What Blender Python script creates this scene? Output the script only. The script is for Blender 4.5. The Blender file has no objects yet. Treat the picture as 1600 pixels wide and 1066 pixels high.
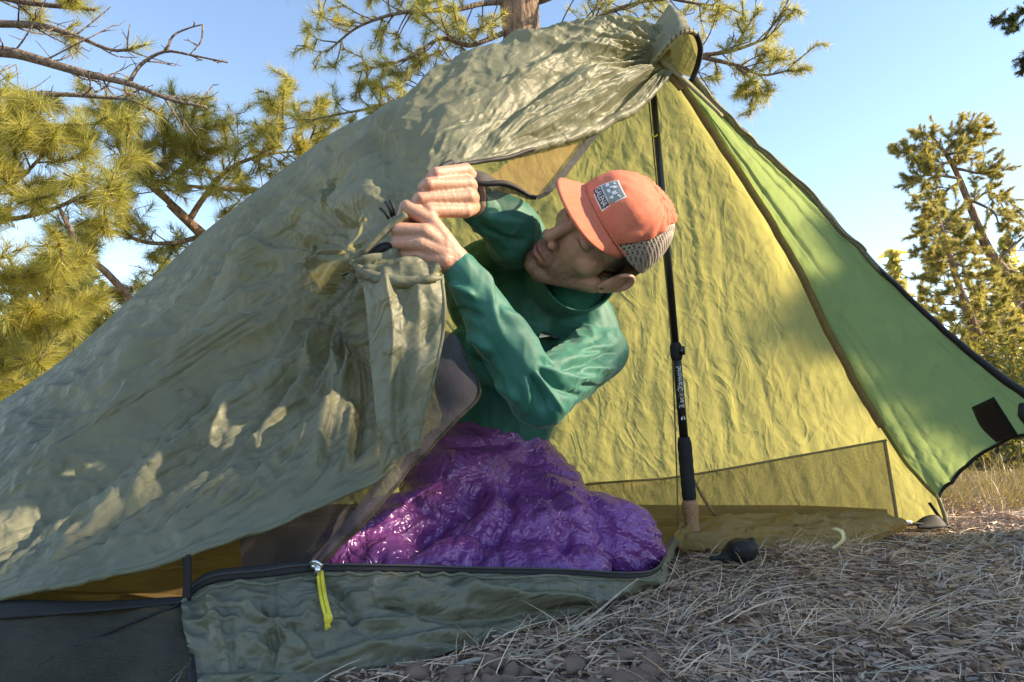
import bpy, bmesh, math, random
import numpy as np
from mathutils import Vector, Matrix

# ------------------------------------------------------------------ camera, sky, sun, exposure
scene = bpy.context.scene
COL = scene.collection
FPX = 1067.0                      # focal length in pixels of the 1600 px wide photograph
CAM_H, PITCH = 0.28, math.radians(6.0)
cam_data = bpy.data.cameras.new('camera')
cam_data.sensor_width = 36.0
cam_data.lens = 36.0 * FPX / 1600.0
cam_data.clip_start, cam_data.clip_end = 0.02, 2000.0
cam = bpy.data.objects.new('camera', cam_data)
COL.objects.link(cam)
cam.location = (0, 0, CAM_H)
cam.rotation_euler = (math.radians(90) + PITCH, 0, 0)
scene.camera = cam

SUN = Vector((0.86, -0.02, 0.48)).normalized()
world = bpy.data.worlds.new('World')
scene.world = world
world.use_nodes = True
wn = world.node_tree.nodes
sky = wn.new('ShaderNodeTexSky')
sky.sky_type = 'NISHITA'
sky.sun_disc = False
sky.sun_elevation = math.asin(SUN.z)
sky.sun_rotation = math.atan2(SUN.x, SUN.y)
sky.air_density, sky.dust_density, sky.ozone_density = 0.9, 0.05, 1.7
world.node_tree.links.new(sky.outputs['Color'], wn['Background'].inputs['Color'])
wn['Background'].inputs['Strength'].default_value = 0.108
sun_data = bpy.data.lights.new('sun', 'SUN')
sun_data.energy, sun_data.angle, sun_data.color = 3.4, math.radians(0.6), (1.0, 0.83, 0.60)
sun = bpy.data.objects.new('sun', sun_data)
COL.objects.link(sun)
sun.rotation_euler = SUN.to_track_quat('Z', 'Y').to_euler()
sun.location = (6, -2, 6)
vs = scene.view_settings
vs.view_transform, vs.look, vs.exposure, vs.gamma = 'Standard', 'None', 1.8, 1.0
vs.use_curve_mapping = False
vs.use_white_balance, vs.white_balance_temperature = True, 7100   # daylight set a little warm, as the phone did
scene.cycles.max_bounces = 8
scene.cycles.transparent_max_bounces = 16
scene.cycles.use_denoising = True

# ------------------------------------------------------------------ helpers
rng = np.random.default_rng(7)
CP, SP = math.cos(PITCH), math.sin(PITCH)
V_R, V_U, V_F = np.array([1., 0, 0]), np.array([0, -SP, CP]), np.array([0, CP, SP])

def W(px, py, d):
    """photo measurement (column, row) and distance in metres -> point in the place"""
    r = V_F + (px - 800) / FPX * V_R + (533 - py) / FPX * V_U
    return np.array([0, 0, CAM_H]) + r * (d / r[1])
def WL(pts): return np.array([W(*p) for p in pts])
def measure(P):
    """points -> the design coordinates the sketch was measured in"""
    q = P - np.array([0, 0, CAM_H])
    f = q @ V_F
    return np.stack([800 + FPX * (q @ V_R) / f, 533 - FPX * (q @ V_U) / f], -1)
def img(x, y, z):                                   # right, up, towards viewer
    return x * V_R + y * V_U - z * V_F

def hash3(i, j, k, s):
    n = (i * 374761393 + j * 668265263 + k * 2147483647 + s * 974634777) & 0xffffffff
    n = ((n ^ (n >> 13)) * 1274126177) & 0xffffffff
    n = n ^ (n >> 16)
    return (n & 0xffff) / 32767.5 - 1.0
def noise(P, scale=1.0, seed=0):
    P = np.asarray(P, float) * scale
    if P.shape[-1] == 2: P = np.concatenate([P, np.zeros(P.shape[:-1] + (1,))], -1)
    I = np.floor(P).astype(np.int64); f = P - I; f = f * f * f * (f * (f * 6 - 15) + 10)
    out = 0
    for a in (0, 1):
        for b in (0, 1):
            for c in (0, 1):
                w = (f[..., 0] if a else 1 - f[..., 0]) * (f[..., 1] if b else 1 - f[..., 1]) * (f[..., 2] if c else 1 - f[..., 2])
                out = out + w * hash3(I[..., 0] + a, I[..., 1] + b, I[..., 2] + c, seed)
    return out
def smooth(a, b, x):
    t = np.clip((x - a) / (b - a), 0, 1); return t * t * (3 - 2 * t)

def catmull(pts, n):
    pts = np.asarray(pts, float)
    if len(pts) == 2:
        t = np.linspace(0, 1, n)[:, None]; return pts[0] * (1 - t) + pts[1] * t
    seg = np.linalg.norm(np.diff(pts, axis=0), axis=1) ** 0.5 + 1e-9
    k = np.concatenate([[0], np.cumsum(seg)])
    t = np.linspace(0, k[-1], n)
    m = np.zeros_like(pts)
    m[1:-1] = (pts[2:] - pts[:-2]) / (k[2:] - k[:-2])[:, None]
    m[0] = (pts[1] - pts[0]) / seg[0]; m[-1] = (pts[-1] - pts[-2]) / seg[-1]
    i = np.clip(np.searchsorted(k, t, side='right') - 1, 0, len(seg) - 1)
    h = seg[i]; u = (t - k[i]) / h; h = h[:, None]; u = u[:, None]
    return ((2*u**3 - 3*u**2 + 1) * pts[i] + (u**3 - 2*u**2 + u) * h * m[i]
            + (-2*u**3 + 3*u**2) * pts[i + 1] + (u**3 - u**2) * h * m[i + 1])
def linear(pts, t):
    """piecewise-linear by index with t in 0..1, monotone smoothing by catmull on index"""
    return catmull(pts, len(t)) if t is None else None

def mesh_obj(name, verts, faces, mat, parent=None, smoothed=True):
    me = bpy.data.meshes.new(name)
    verts = np.asarray(verts, np.float32)
    if isinstance(faces, np.ndarray):
        n, k = faces.shape
        me.vertices.add(len(verts)); me.vertices.foreach_set('co', verts.ravel())
        me.loops.add(n * k); me.loops.foreach_set('vertex_index', faces.astype(np.int32).ravel())
        me.polygons.add(n); me.polygons.foreach_set('loop_start', np.arange(0, n * k, k, dtype=np.int32))
        me.update(calc_edges=True); me.validate()
    else:
        me.from_pydata(verts.tolist(), [], faces); me.update()
    if smoothed: me.polygons.foreach_set('use_smooth', np.ones(len(me.polygons), bool))
    me.materials.append(mat)
    o = bpy.data.objects.new(name, me)
    COL.objects.link(o)
    if parent is not None: adopt(o, parent)
    return o
def world_of(o):
    m = Matrix.Translation(o.location)
    return m
def adopt(o, parent):
    o.parent = parent
    off = Vector((0, 0, 0)); p = parent
    while p is not None:
        off += p.location; p = p.parent
    o.matrix_parent_inverse = Matrix.Translation(-Vector(parent.location)) if parent.parent is None else Matrix.Identity(4)
def thing(name, label, cat, loc, group=None):
    o = bpy.data.objects.new(name, None); COL.objects.link(o)
    o.empty_display_size = 0.1
    o.location = loc
    return tag(o, label, cat, group)
def tag(o, label=None, cat=None, group=None, kind=None):
    for k, v in (('label', label), ('category', cat), ('group', group), ('kind', kind)):
        if v: o[k] = v
    return o

def grid_faces(m, n, off=0):
    i, j = np.meshgrid(np.arange(m - 1), np.arange(n - 1), indexing='ij')
    a = (i * n + j).ravel() + off
    return np.stack([a, a + 1, a + n + 1, a + n], 1)
def grid_normals(G):
    du = np.gradient(G, axis=0); dv = np.gradient(G, axis=1)
    n = np.cross(du, dv); return n / (np.linalg.norm(n, axis=-1, keepdims=True) + 1e-12)
def toward_cam(G, N):
    s = np.sign(((np.array([0, 0, CAM_H]) - G) * N).sum(-1, keepdims=True)); s[s == 0] = 1
    return N * s
def grid_obj(name, G, mat, parent=None):
    m, n = G.shape[:2]
    return mesh_obj(name, G.reshape(-1, 3), grid_faces(m, n), mat, parent)
def coons(top, bot, left, right):
    """top/bot: (n,3) from left to right; left/right: (m,3) from top to bottom"""
    n, m = len(top), len(left)
    u = np.linspace(0, 1, n)[None, :, None]; v = np.linspace(0, 1, m)[:, None, None]
    A = (1 - v) * top[None] + v * bot[None]
    B = (1 - u) * left[:, None] + u * right[:, None]
    C = (1-u)*(1-v)*top[0] + u*(1-v)*top[-1] + (1-u)*v*bot[0] + u*v*bot[-1]
    return A + B - C
def line_dist(Q, pts):
    """distance in design units to a polyline, and parameter 0..1 along it"""
    pts = np.asarray(pts, float); best = np.full(Q.shape[:-1], 1e9); par = np.zeros(Q.shape[:-1]); sgn = np.zeros(Q.shape[:-1])
    L = np.linalg.norm(np.diff(pts, axis=0), axis=1); tot = L.sum(); acc = 0
    for a, b, l in zip(pts[:-1], pts[1:], L):
        t = np.clip(((Q - a) @ (b - a)) / (l * l), 0, 1)
        v = Q - (a + t[..., None] * (b - a)); dd = np.linalg.norm(v, axis=-1)
        m = dd < best; best = np.where(m, dd, best); par = np.where(m, (acc + t * l) / tot, par); acc += l
        cr = (b - a)[0] * v[..., 1] - (b - a)[1] * v[..., 0]
        sgn = np.where(m, np.sign(cr), sgn)
    return best, par, sgn
def fold(Q, pts, w, amp, taper=(0.12, 0.25), skew=0.6):
    pts = np.asarray(pts, float)
    pc = catmull(np.c_[pts, np.zeros(len(pts))], 14)[:, :2]
    d, t, s = line_dist(Q, pc)
    ww = w * np.where(s > 0, 1.0, skew)
    return amp * np.exp(-(d / ww) ** 2) * smooth(0, taper[0], t) * smooth(0, taper[1], 1 - t)

def tube(pts, radii, seg=10, cap=True):
    pts = np.asarray(pts, float); n = len(pts)
    radii = np.broadcast_to(np.asarray(radii, float), (n,))
    T = np.gradient(pts, axis=0); T /= np.linalg.norm(T, axis=1, keepdims=True) + 1e-12
    ref = np.array([0.13, 0.21, 0.97]);
    if abs(T[0] @ ref) > 0.9: ref = np.array([0.97, 0.1, 0.2])
    u = np.cross(T[0], ref); u /= np.linalg.norm(u)
    V = []
    a = np.linspace(0, 2 * np.pi, seg, endpoint=False)
    for i in range(n):
        u = u - (u @ T[i]) * T[i]; u /= np.linalg.norm(u) + 1e-12
        w = np.cross(T[i], u)
        V.append(pts[i] + radii[i] * (np.cos(a)[:, None] * u + np.sin(a)[:, None] * w))
    V = np.concatenate(V)
    F = []
    for i in range(n - 1):
        for j in range(seg):
            k = (j + 1) % seg
            F.append((i * seg + j, i * seg + k, (i + 1) * seg + k, (i + 1) * seg + j))
    if cap:
        F.append(tuple(range(seg - 1, -1, -1))); F.append(tuple(range((n - 1) * seg, n * seg)))
    return V, F
class Soup:
    def __init__(s): s.v, s.f, s.n = [], [], 0
    def add(s, V, F):
        s.v.append(np.asarray(V, float)); s.f += [tuple(int(i) + s.n for i in f) for f in F]; s.n += len(V); return s
    def tube(s, pts, r, seg=10, sm=None, cap=True):
        pts = np.asarray(pts, float); r = np.broadcast_to(np.asarray(r, float), (len(pts),))
        if sm:
            q = catmull(np.c_[pts, r], sm); pts, r = q[:, :3], q[:, 3]
        return s.add(*tube(pts, r, seg, cap))
    def capsule(s, a, b, ra, rb, seg=14):
        a, b = np.asarray(a, float), np.asarray(b, float); d = b - a; l = np.linalg.norm(d) + 1e-9; d = d / l
        ts = []; rs = []
        for th in np.linspace(-85, 0, 6): ts.append(ra * math.sin(math.radians(th))); rs.append(ra * math.cos(math.radians(th)))
        for th in np.linspace(0, 85, 6): ts.append(l + rb * math.sin(math.radians(th))); rs.append(rb * math.cos(math.radians(th)))
        return s.add(*tube(np.array([a + d * t for t in ts]), rs, seg))
    def ell(s, c, r, M=np.eye(3), nu=20, nv=14):
        """ellipsoid, rows of M are its axes"""
        th = np.linspace(0.02, np.pi - 0.02, nv); ph = np.linspace(0, 2 * np.pi, nu, endpoint=False)
        T, P = np.meshgrid(th, ph, indexing='ij')
        L = np.stack([r[0] * np.sin(T) * np.cos(P), r[1] * np.sin(T) * np.sin(P), r[2] * np.cos(T)], -1)
        V = np.asarray(c) + L.reshape(-1, 3) @ np.asarray(M)
        F = [(i * nu + j, (i + 1) * nu + j, (i + 1) * nu + (j + 1) % nu, i * nu + (j + 1) % nu) for i in range(nv - 1) for j in range(nu)]
        F.append(tuple(range(nu))); F.append(tuple(range((nv - 1) * nu, nv * nu))[::-1])
        return s.add(V, F)
    def box(s, c, h, M=np.eye(3)):
        L = np.array([(x, y, z) for x in (-1, 1) for y in (-1, 1) for z in (-1, 1)]) * np.asarray(h)
        return s.add(np.asarray(c) + L @ np.asarray(M), [(0,1,3,2),(4,6,7,5),(0,4,5,1),(2,3,7,6),(0,2,6,4),(1,5,7,3)])
    def verts(s): return np.concatenate(s.v)
    def obj(s, name, mat, parent=None, smoothed=True): return mesh_obj(name, s.verts(), s.f, mat, parent, smoothed)
    def grown(s, voxel, smooth_it=6, factor=0.5):
        """union of the pieces as one continuous surface: verts, faces, normals"""
        me = bpy.data.meshes.new('tmp'); me.from_pydata(s.verts().tolist(), [], s.f)
        bm = bmesh.new(); bm.from_mesh(me); bmesh.ops.recalc_face_normals(bm, faces=bm.faces); bm.to_mesh(me); bm.free()
        o = bpy.data.objects.new('tmp', me); COL.objects.link(o)
        r = o.modifiers.new('r', 'REMESH'); r.mode = 'VOXEL'; r.voxel_size = voxel
        if smooth_it:
            q = o.modifiers.new('s', 'SMOOTH'); q.iterations = smooth_it; q.factor = factor
        dg = bpy.context.evaluated_depsgraph_get(); dg.update()
        ev = o.evaluated_get(dg); em = ev.to_mesh()
        n = len(em.vertices); V = np.empty(n * 3, np.float32); em.vertices.foreach_get('co', V); V = V.reshape(-1, 3).astype(float)
        F = np.array([p.vertices[:] for p in em.polygons if len(p.vertices) == 4])
        ev.to_mesh_clear(); bpy.data.objects.remove(o); bpy.data.meshes.remove(me)
        return V, F
def vnormals(V, F):
    n = np.zeros_like(V)
    fn = np.cross(V[F[:, 2]] - V[F[:, 0]], V[F[:, 3]] - V[F[:, 1]])
    for k in range(F.shape[1]): np.add.at(n, F[:, k], fn)
    return n / (np.linalg.norm(n, axis=1, keepdims=True) + 1e-12)
def relax(V, F, it=2):
    for _ in range(it):
        s = np.zeros_like(V); c = np.zeros(len(V))
        for k in range(4):
            a, b = F[:, k], F[:, (k + 1) % 4]
            np.add.at(s, a, V[b]); np.add.at(c, a, 1)
        V = 0.5 * V + 0.5 * s / np.maximum(c, 1)[:, None]
    return V
def paint(o, cols):
    a = o.data.color_attributes.new('tint', 'FLOAT_COLOR', 'POINT')
    c = np.ones((len(cols), 4), np.float32); c[:, :3] = cols
    a.data.foreach_set('color', c.ravel())

# ------------------------------------------------------------------ materials
def n3(v): v = np.asarray(v, float); return v / np.linalg.norm(v)
class NT:
    def __init__(s, name):
        s.m = bpy.data.materials.new(name); s.m.use_nodes = True
        s.t = s.m.node_tree; s.n = s.t.nodes; s.b = s.n['Principled BSDF']; s.out = s.n['Material Output']
    def new(s, typ, **kw):
        n = s.n.new(typ)
        for k, v in kw.items():
            if k in n.inputs: n.inputs[k].default_value = v
            else: setattr(n, k, v)
        return n
    def link(s, a, b): s.t.links.new(a, b)
    def coord(s, scale=(1, 1, 1), rot=(0, 0, 0)):
        c = s.new('ShaderNodeTexCoord'); m = s.new('ShaderNodeMapping')
        m.inputs['Scale'].default_value = scale; m.inputs['Rotation'].default_value = rot
        s.link(c.outputs['Object'], m.inputs['Vector']); return m.outputs['Vector']
    def tex(s, vec, scale, detail=4, rough=0.55, typ='ShaderNodeTexNoise', dist=0.0):
        n = s.new(typ); n.inputs['Scale'].default_value = scale
        if typ == 'ShaderNodeTexNoise':
            n.inputs['Detail'].default_value = detail; n.inputs['Roughness'].default_value = rough; n.inputs['Distortion'].default_value = dist
        s.link(vec, n.inputs['Vector']); return n
    def ramp(s, fac, stops):
        r = s.new('ShaderNodeValToRGB'); e = r.color_ramp.elements
        while len(e) < len(stops): e.new(0.5)
        for k, (p, c) in zip(e, stops): k.position = p; k.color = (*c, 1)
        s.link(fac, r.inputs['Fac']); return r.outputs['Color']
    def bump(s, height, dist, strength=1.0, prev=None):
        b = s.new('ShaderNodeBump'); b.inputs['Distance'].default_value = dist; b.inputs['Strength'].default_value = strength
        s.link(height, b.inputs['Height'])
        if prev is not None: s.link(prev, b.inputs['Normal'])
        return b.outputs['Normal']
def plain(name, col, rough=0.6, var=0.25, scale=60, bump=0.0006, spec=0.4, metal=0.0):
    t = NT(name); v = t.coord(); n = t.tex(v, scale)
    c = np.array(col)
    t.link(t.ramp(n.outputs['Fac'], [(0.25, tuple(c * (1 - var))), (0.75, tuple(np.minimum(c * (1 + var), 1)))]), t.b.inputs['Base Color'])
    t.b.inputs['Roughness'].default_value = rough; t.b.inputs['Specular IOR Level'].default_value = spec; t.b.inputs['Metallic'].default_value = metal
    if bump: t.link(t.bump(n.outputs['Fac'], bump), t.b.inputs['Normal'])
    return t.m
def fabric(name, refl, trans, mix=0.45, rough=0.5, crinkle=1.0, spec=0.3, axis=(-0.72, -0.35, -0.6), stretch=0.16):
    """thin coated nylon: dull face, light glows through, long creases along one axis and small crumples"""
    t = NT(name); v0 = t.coord()
    ax = n3(axis); b1 = n3(np.cross(ax, (0.2, 0.9, 0.1))); b2 = np.cross(ax, b1)
    cb = t.new('ShaderNodeCombineXYZ')
    for k, (e, sc) in enumerate(((ax, stretch), (b1, 1.0), (b2, 1.0))):
        d = t.new('ShaderNodeVectorMath', operation='DOT_PRODUCT'); d.inputs[1].default_value = tuple(e * sc)
        t.link(v0, d.inputs[0]); t.link(d.outputs['Value'], cb.inputs[k])
    v = cb.outputs[0]
    def ridged(vec, sc, det, dist):
        n = t.tex(vec, sc, det, 0.55, dist=dist)
        a = t.new('ShaderNodeMath', operation='SUBTRACT'); t.link(n.outputs['Fac'], a.inputs[0]); a.inputs[1].default_value = 0.5
        c = t.new('ShaderNodeMath', operation='ABSOLUTE'); t.link(a.outputs[0], c.inputs[0]); return c.outputs[0]
    long1 = ridged(v, 16, 2, 0.8); long2 = ridged(v, 42, 2, 0.6)
    cr1 = ridged(v0, 13, 1, 0.5); cr2 = ridged(v0, 30, 2, 0.4)
    blot = t.tex(v0, 5, 4)
    r, tr = np.array(refl), np.array(trans)
    c1 = t.ramp(blot.outputs['Fac'], [(0.3, tuple(r * 0.9)), (0.7, tuple(r * 1.1))])
    c2 = t.ramp(blot.outputs['Fac'], [(0.3, tuple(tr * 0.94)), (0.7, tuple(tr * 1.05))])
    nb = t.bump(long1, 0.022 * crinkle, 0.8)
    nb = t.bump(long2, 0.006 * crinkle, 0.8, prev=nb)
    nb = t.bump(cr1, 0.016 * crinkle, 0.7, prev=nb)
    nb = t.bump(cr2, 0.005 * crinkle, 0.7, prev=nb)
    t.link(c1, t.b.inputs['Base Color']); t.link(nb, t.b.inputs['Normal'])
    t.b.inputs['Roughness'].default_value = rough; t.b.inputs['Specular IOR Level'].default_value = spec
    tl = t.new('ShaderNodeBsdfTranslucent'); t.link(c2, tl.inputs['Color']); t.link(nb, tl.inputs['Normal'])
    mx = t.new('ShaderNodeMixShader'); mx.inputs[0].default_value = mix
    t.link(t.b.outputs[0], mx.inputs[1]); t.link(tl.outputs[0], mx.inputs[2]); t.link(mx.outputs[0], t.out.inputs['Surface'])
    return t.m
def netting(name, col, opacity=0.7, hole=900):
    t = NT(name); v = t.coord()
    n = t.tex(v, 14, 3); vo = t.tex(v, hole, typ='ShaderNodeTexVoronoi')
    c = np.array(col)
    t.link(t.ramp(n.outputs['Fac'], [(0.3, tuple(c * 0.75)), (0.7, tuple(c * 1.25))]), t.b.inputs['Base Color'])
    t.link(t.bump(n.outputs['Fac'], 0.01), t.b.inputs['Normal'])
    t.b.inputs['Roughness'].default_value = 0.85; t.b.inputs['Specular IOR Level'].default_value = 0.1
    tp = t.new('ShaderNodeBsdfTransparent'); mx = t.new('ShaderNodeMixShader')
    mr = t.new('ShaderNodeMapRange'); mr.inputs['From Min'].default_value = 0; mr.inputs['From Max'].default_value = 0.9
    mr.inputs['To Min'].default_value = max(opacity - 0.25, 0); mr.inputs['To Max'].default_value = min(opacity + 0.25, 1)
    t.link(vo.outputs['Distance'], mr.inputs['Value']); t.link(mr.outputs[0], mx.inputs[0])
    t.link(tp.outputs[0], mx.inputs[1]); t.link(t.b.outputs[0], mx.inputs[2]); t.link(mx.outputs[0], t.out.inputs['Surface'])
    return t.m
def foliage(name, col, tcol, mix=0.4):
    t = NT(name); g = t.new('ShaderNodeNewGeometry'); v = t.coord(); n = t.tex(v, 2.2, 3)
    mul = t.new('ShaderNodeMath', operation='ADD'); t.link(g.outputs['Random Per Island'], mul.inputs[0]); t.link(n.outputs['Fac'], mul.inputs[1])
    hf = t.new('ShaderNodeMath', operation='MULTIPLY'); t.link(mul.outputs[0], hf.inputs[0]); hf.inputs[1].default_value = 0.5
    c, tc = np.array(col), np.array(tcol)
    a = t.ramp(hf.outputs[0], [(0.25, tuple(c * (0.55, 0.62, 0.6))), (0.75, tuple(c * (1.35, 1.25, 1.1)))])
    b = t.ramp(hf.outputs[0], [(0.25, tuple(tc * (0.55, 0.65, 0.6))), (0.75, tuple(tc * (1.3, 1.2, 1.1)))])
    t.link(a, t.b.inputs['Base Color']); t.b.inputs['Roughness'].default_value = 0.45
    tl = t.new('ShaderNodeBsdfTranslucent'); t.link(b, tl.inputs['Color'])
    mx = t.new('ShaderNodeMixShader'); mx.inputs[0].default_value = mix
    t.link(t.b.outputs[0], mx.inputs[1]); t.link(tl.outputs[0], mx.inputs[2]); t.link(mx.outputs[0], t.out.inputs['Surface'])
    return t.m
def bark_mat(name, a, b, scale=30):
    t = NT(name); v = t.coord((1, 1, 0.35)); n = t.tex(v, scale, 6, 0.65); vo = t.tex(v, scale * 0.8, typ='ShaderNodeTexVoronoi')
    t.link(t.ramp(n.outputs['Fac'], [(0.32, a), (0.68, b)]), t.b.inputs['Base Color'])
    nb = t.bump(vo.outputs['Distance'], 0.03); nb = t.bump(n.outputs['Fac'], 0.02, prev=nb)
    t.link(nb, t.b.inputs['Normal']); t.b.inputs['Roughness'].default_value = 0.85
    return t.m

M = {}
M['canopy'] = fabric('olive_nylon', (0.220, 0.228, 0.160), (0.40, 0.37, 0.13), 0.34, 0.50, 1.05, spec=0.4)
M['wall'] = fabric('olive_nylon_wall', (0.20, 0.20, 0.11), (0.52, 0.485, 0.155), 0.55, 0.5, 0.55, axis=(0.3, 0.3, -0.9), stretch=0.5)
M['panel'] = fabric('olive_nylon_skylit', (0.13, 0.18, 0.10), (0.33, 0.43, 0.15), 0.55, 0.5, 0.55, axis=(0.6, 0.2, -0.7), stretch=0.3)  # same olive nylon; skylight through its shaded cloth put into the colour as green
M['tub'] = fabric('floor_nylon', (0.165, 0.170, 0.120), (0.16, 0.15, 0.06), 0.2, 0.42, 1.2, spec=0.45, axis=(1, .35, .1), stretch=0.35)
M['tub_tan'] = fabric('tan_floor_nylon', (0.32, 0.235, 0.115), (0.55, 0.40, 0.17), 0.5, 0.5, 0.8, axis=(1, 0, 0), stretch=0.3)
M['tub_amber'] = fabric('amber_floor_nylon', (0.42, 0.30, 0.12), (0.70, 0.50, 0.18), 0.5, 0.45, 1.3, axis=(1, 0, 0), stretch=0.35)
M['net'] = netting('dark_netting', (0.075, 0.070, 0.085), 0.82)
M['net_thin'] = netting('thin_netting', (0.22, 0.145, 0.055), 0.58)
M['net_black'] = netting('black_netting', (0.050, 0.050, 0.040), 0.9)
M['black'] = plain('black_webbing', (0.014, 0.014, 0.016), 0.65, 0.3, 300, 0.0004)
M['olive_band'] = plain('olive_webbing', (0.22, 0.20, 0.10), 0.7, 0.25, 200, 0.0006)
M['tan_seam'] = plain('tan_seam_tape', (0.24, 0.17, 0.07), 0.6, 0.25, 120, 0.0006)
M['yellow_cord'] = plain('yellow_cord', (0.75, 0.62, 0.05), 0.6, 0.15, 500, 0.0006)
M['cream'] = plain('cream_sun_patch', (0.72, 0.62, 0.32), 0.7, 0.15, 90, 0.0006)  # sunlight on the ground put into a pale colour
M['metal'] = plain('bright_metal', (0.75, 0.75, 0.74), 0.3, 0.1, 100, 0.0002, metal=1.0)
M['alu_black'] = plain('black_anodised', (0.012, 0.012, 0.013), 0.32, 0.2, 90, 0.0001, spec=0.6)
M['foam'] = plain('black_foam', (0.022, 0.022, 0.024), 0.9, 0.3, 600, 0.0008)
M['cork'] = plain('cork', (0.36, 0.20, 0.10), 0.8, 0.35, 220, 0.0012)
M['white_print'] = plain('white_print', (0.78, 0.78, 0.76), 0.5, 0.05, 100, 0)
M['grey_print'] = plain('grey_print', (0.22, 0.25, 0.25), 0.5, 0.1, 100, 0)
M['chest_print'] = plain('chest_print', (0.06, 0.095, 0.085), 0.7, 0.1, 100, 0)
M['dark_print'] = plain('dark_print', (0.045, 0.045, 0.05), 0.5, 0.1, 100, 0)
M['cap'] = plain('coral_cotton', (0.62, 0.185, 0.115), 0.85, 0.10, 90, 0.0008, spec=0.15)
M['hair'] = plain('dark_hair', (0.022, 0.015, 0.011), 0.6, 0.4, 200, 0.003)
M['bark'] = bark_mat('pine_bark', (0.10, 0.058, 0.035), (0.36, 0.23, 0.145))
M['twig'] = bark_mat('grey_twig_bark', (0.09, 0.065, 0.05), (0.30, 0.23, 0.175), 50)
M['needles'] = foliage('pine_needles', (0.31, 0.30, 0.080), (0.64, 0.60, 0.15), 0.5)
M['needles_dark'] = foliage('pine_needles_dark', (0.060, 0.080, 0.026), (0.12, 0.15, 0.03), 0.35)
M['needles_pale'] = foliage('pale_needles', (0.29, 0.275, 0.095), (0.60, 0.53, 0.15), 0.5)
M['bush'] = foliage('bush_leaves', (0.15, 0.15, 0.035), (0.30, 0.28, 0.05), 0.4)
M['dry_grass'] = foliage('dry_grass', (0.72, 0.56, 0.43), (0.35, 0.26, 0.18), 0.12)
M['litter'] = foliage('needle_litter', (0.50, 0.34, 0.255), (0.1, 0.07, 0.04), 0.1)

def shirt_mat():
    t = NT('green_jersey'); v = t.coord(); n = t.tex(v, 26, 3); w = t.tex(v, 900, 2)
    t.link(t.ramp(n.outputs['Fac'], [(0.3, (0.016, 0.125, 0.092)), (0.7, (0.024, 0.160, 0.118))]), t.b.inputs['Base Color'])
    nb = t.bump(w.outputs['Fac'], 0.0006, 0.5); t.link(t.bump(n.outputs['Fac'], 0.004, 0.6, nb), t.b.inputs['Normal'])
    t.b.inputs['Roughness'].default_value = 0.62; t.b.inputs['Sheen Weight'].default_value = 0.25; t.b.inputs['Sheen Roughness'].default_value = 0.4
    t.b.inputs['Sheen Tint'].default_value = (0.6, 0.95, 0.8, 1)
    return t.m
def quilt_mat():
    t = NT('purple_ripstop'); v = t.coord((1, 1, 1)); a = t.tex(v, 30, 4, 0.6, dist=1.2); b = t.tex(v, 80, 3, 0.6, dist=0.8)
    n = t.tex(v, 7, 2)
    t.link(t.ramp(n.outputs['Fac'], [(0.3, (0.15, 0.038, 0.19)), (0.7, (0.21, 0.060, 0.255))]), t.b.inputs['Base Color'])
    def ridged(sc, det, dist):
        n_ = t.tex(v, sc, det, 0.5, dist=dist); q = t.new('ShaderNodeMath', operation='SUBTRACT'); t.link(n_.outputs['Fac'], q.inputs[0]); q.inputs[1].default_value = 0.5
        c = t.new('ShaderNodeMath', operation='ABSOLUTE'); t.link(q.outputs[0], c.inputs[0]); return c.outputs[0]
    nb = t.bump(ridged(15, 1, 1.2), 0.012, 0.8); nb = t.bump(ridged(44, 2, 0.8), 0.011, 0.9, prev=nb); t.link(nb, t.b.inputs['Normal'])
    t.b.inputs['Roughness'].default_value = 0.24; t.b.inputs['Specular IOR Level'].default_value = 0.9
    t.b.inputs['Specular Tint'].default_value = (0.95, 0.75, 1.0, 1)
    return t.m
def skin_mat():
    t = NT('skin'); v = t.coord(); at = t.new('ShaderNodeAttribute'); at.attribute_name = 'tint'
    n = t.tex(v, 120, 4); m = t.new('ShaderNodeMix', data_type='RGBA', blend_type='MULTIPLY'); m.inputs[0].default_value = 1.0
    t.link(at.outputs['Color'], m.inputs[6]); t.link(t.ramp(n.outputs['Fac'], [(0.3, (0.86, 0.84, 0.84)), (0.7, (1, 1, 1))]), m.inputs[7])
    t.link(m.outputs[2], t.b.inputs['Base Color']); t.b.inputs['Roughness'].default_value = 0.5
    t.b.inputs['Subsurface Weight'].default_value = 0.12; t.b.inputs['Subsurface Radius'].default_value = (0.010, 0.004, 0.002); t.b.inputs['Subsurface Scale'].default_value = 0.6
    f = t.tex(v, 420, 3); nb = t.bump(f.outputs['Fac'], 0.0006); t.link(t.bump(n.outputs['Fac'], 0.001, prev=nb), t.b.inputs['Normal'])
    return t.m
def capmesh_mat():
    t = NT('cap_netting'); v = t.coord((1, 1, 1), (0.5, 0.9, 0.3)); vo = t.tex(v, 175, typ='ShaderNodeTexVoronoi')
    vo.inputs['Randomness'].default_value = 0.0
    t.link(t.ramp(vo.outputs['Distance'], [(0.30, (0.05, 0.035, 0.035)), (0.42, (0.40, 0.34, 0.30))]), t.b.inputs['Base Color'])
    t.b.inputs['Roughness'].default_value = 0.8
    t.link(t.bump(vo.outputs['Distance'], 0.002), t.b.inputs['Normal'])
    return t.m
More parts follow.
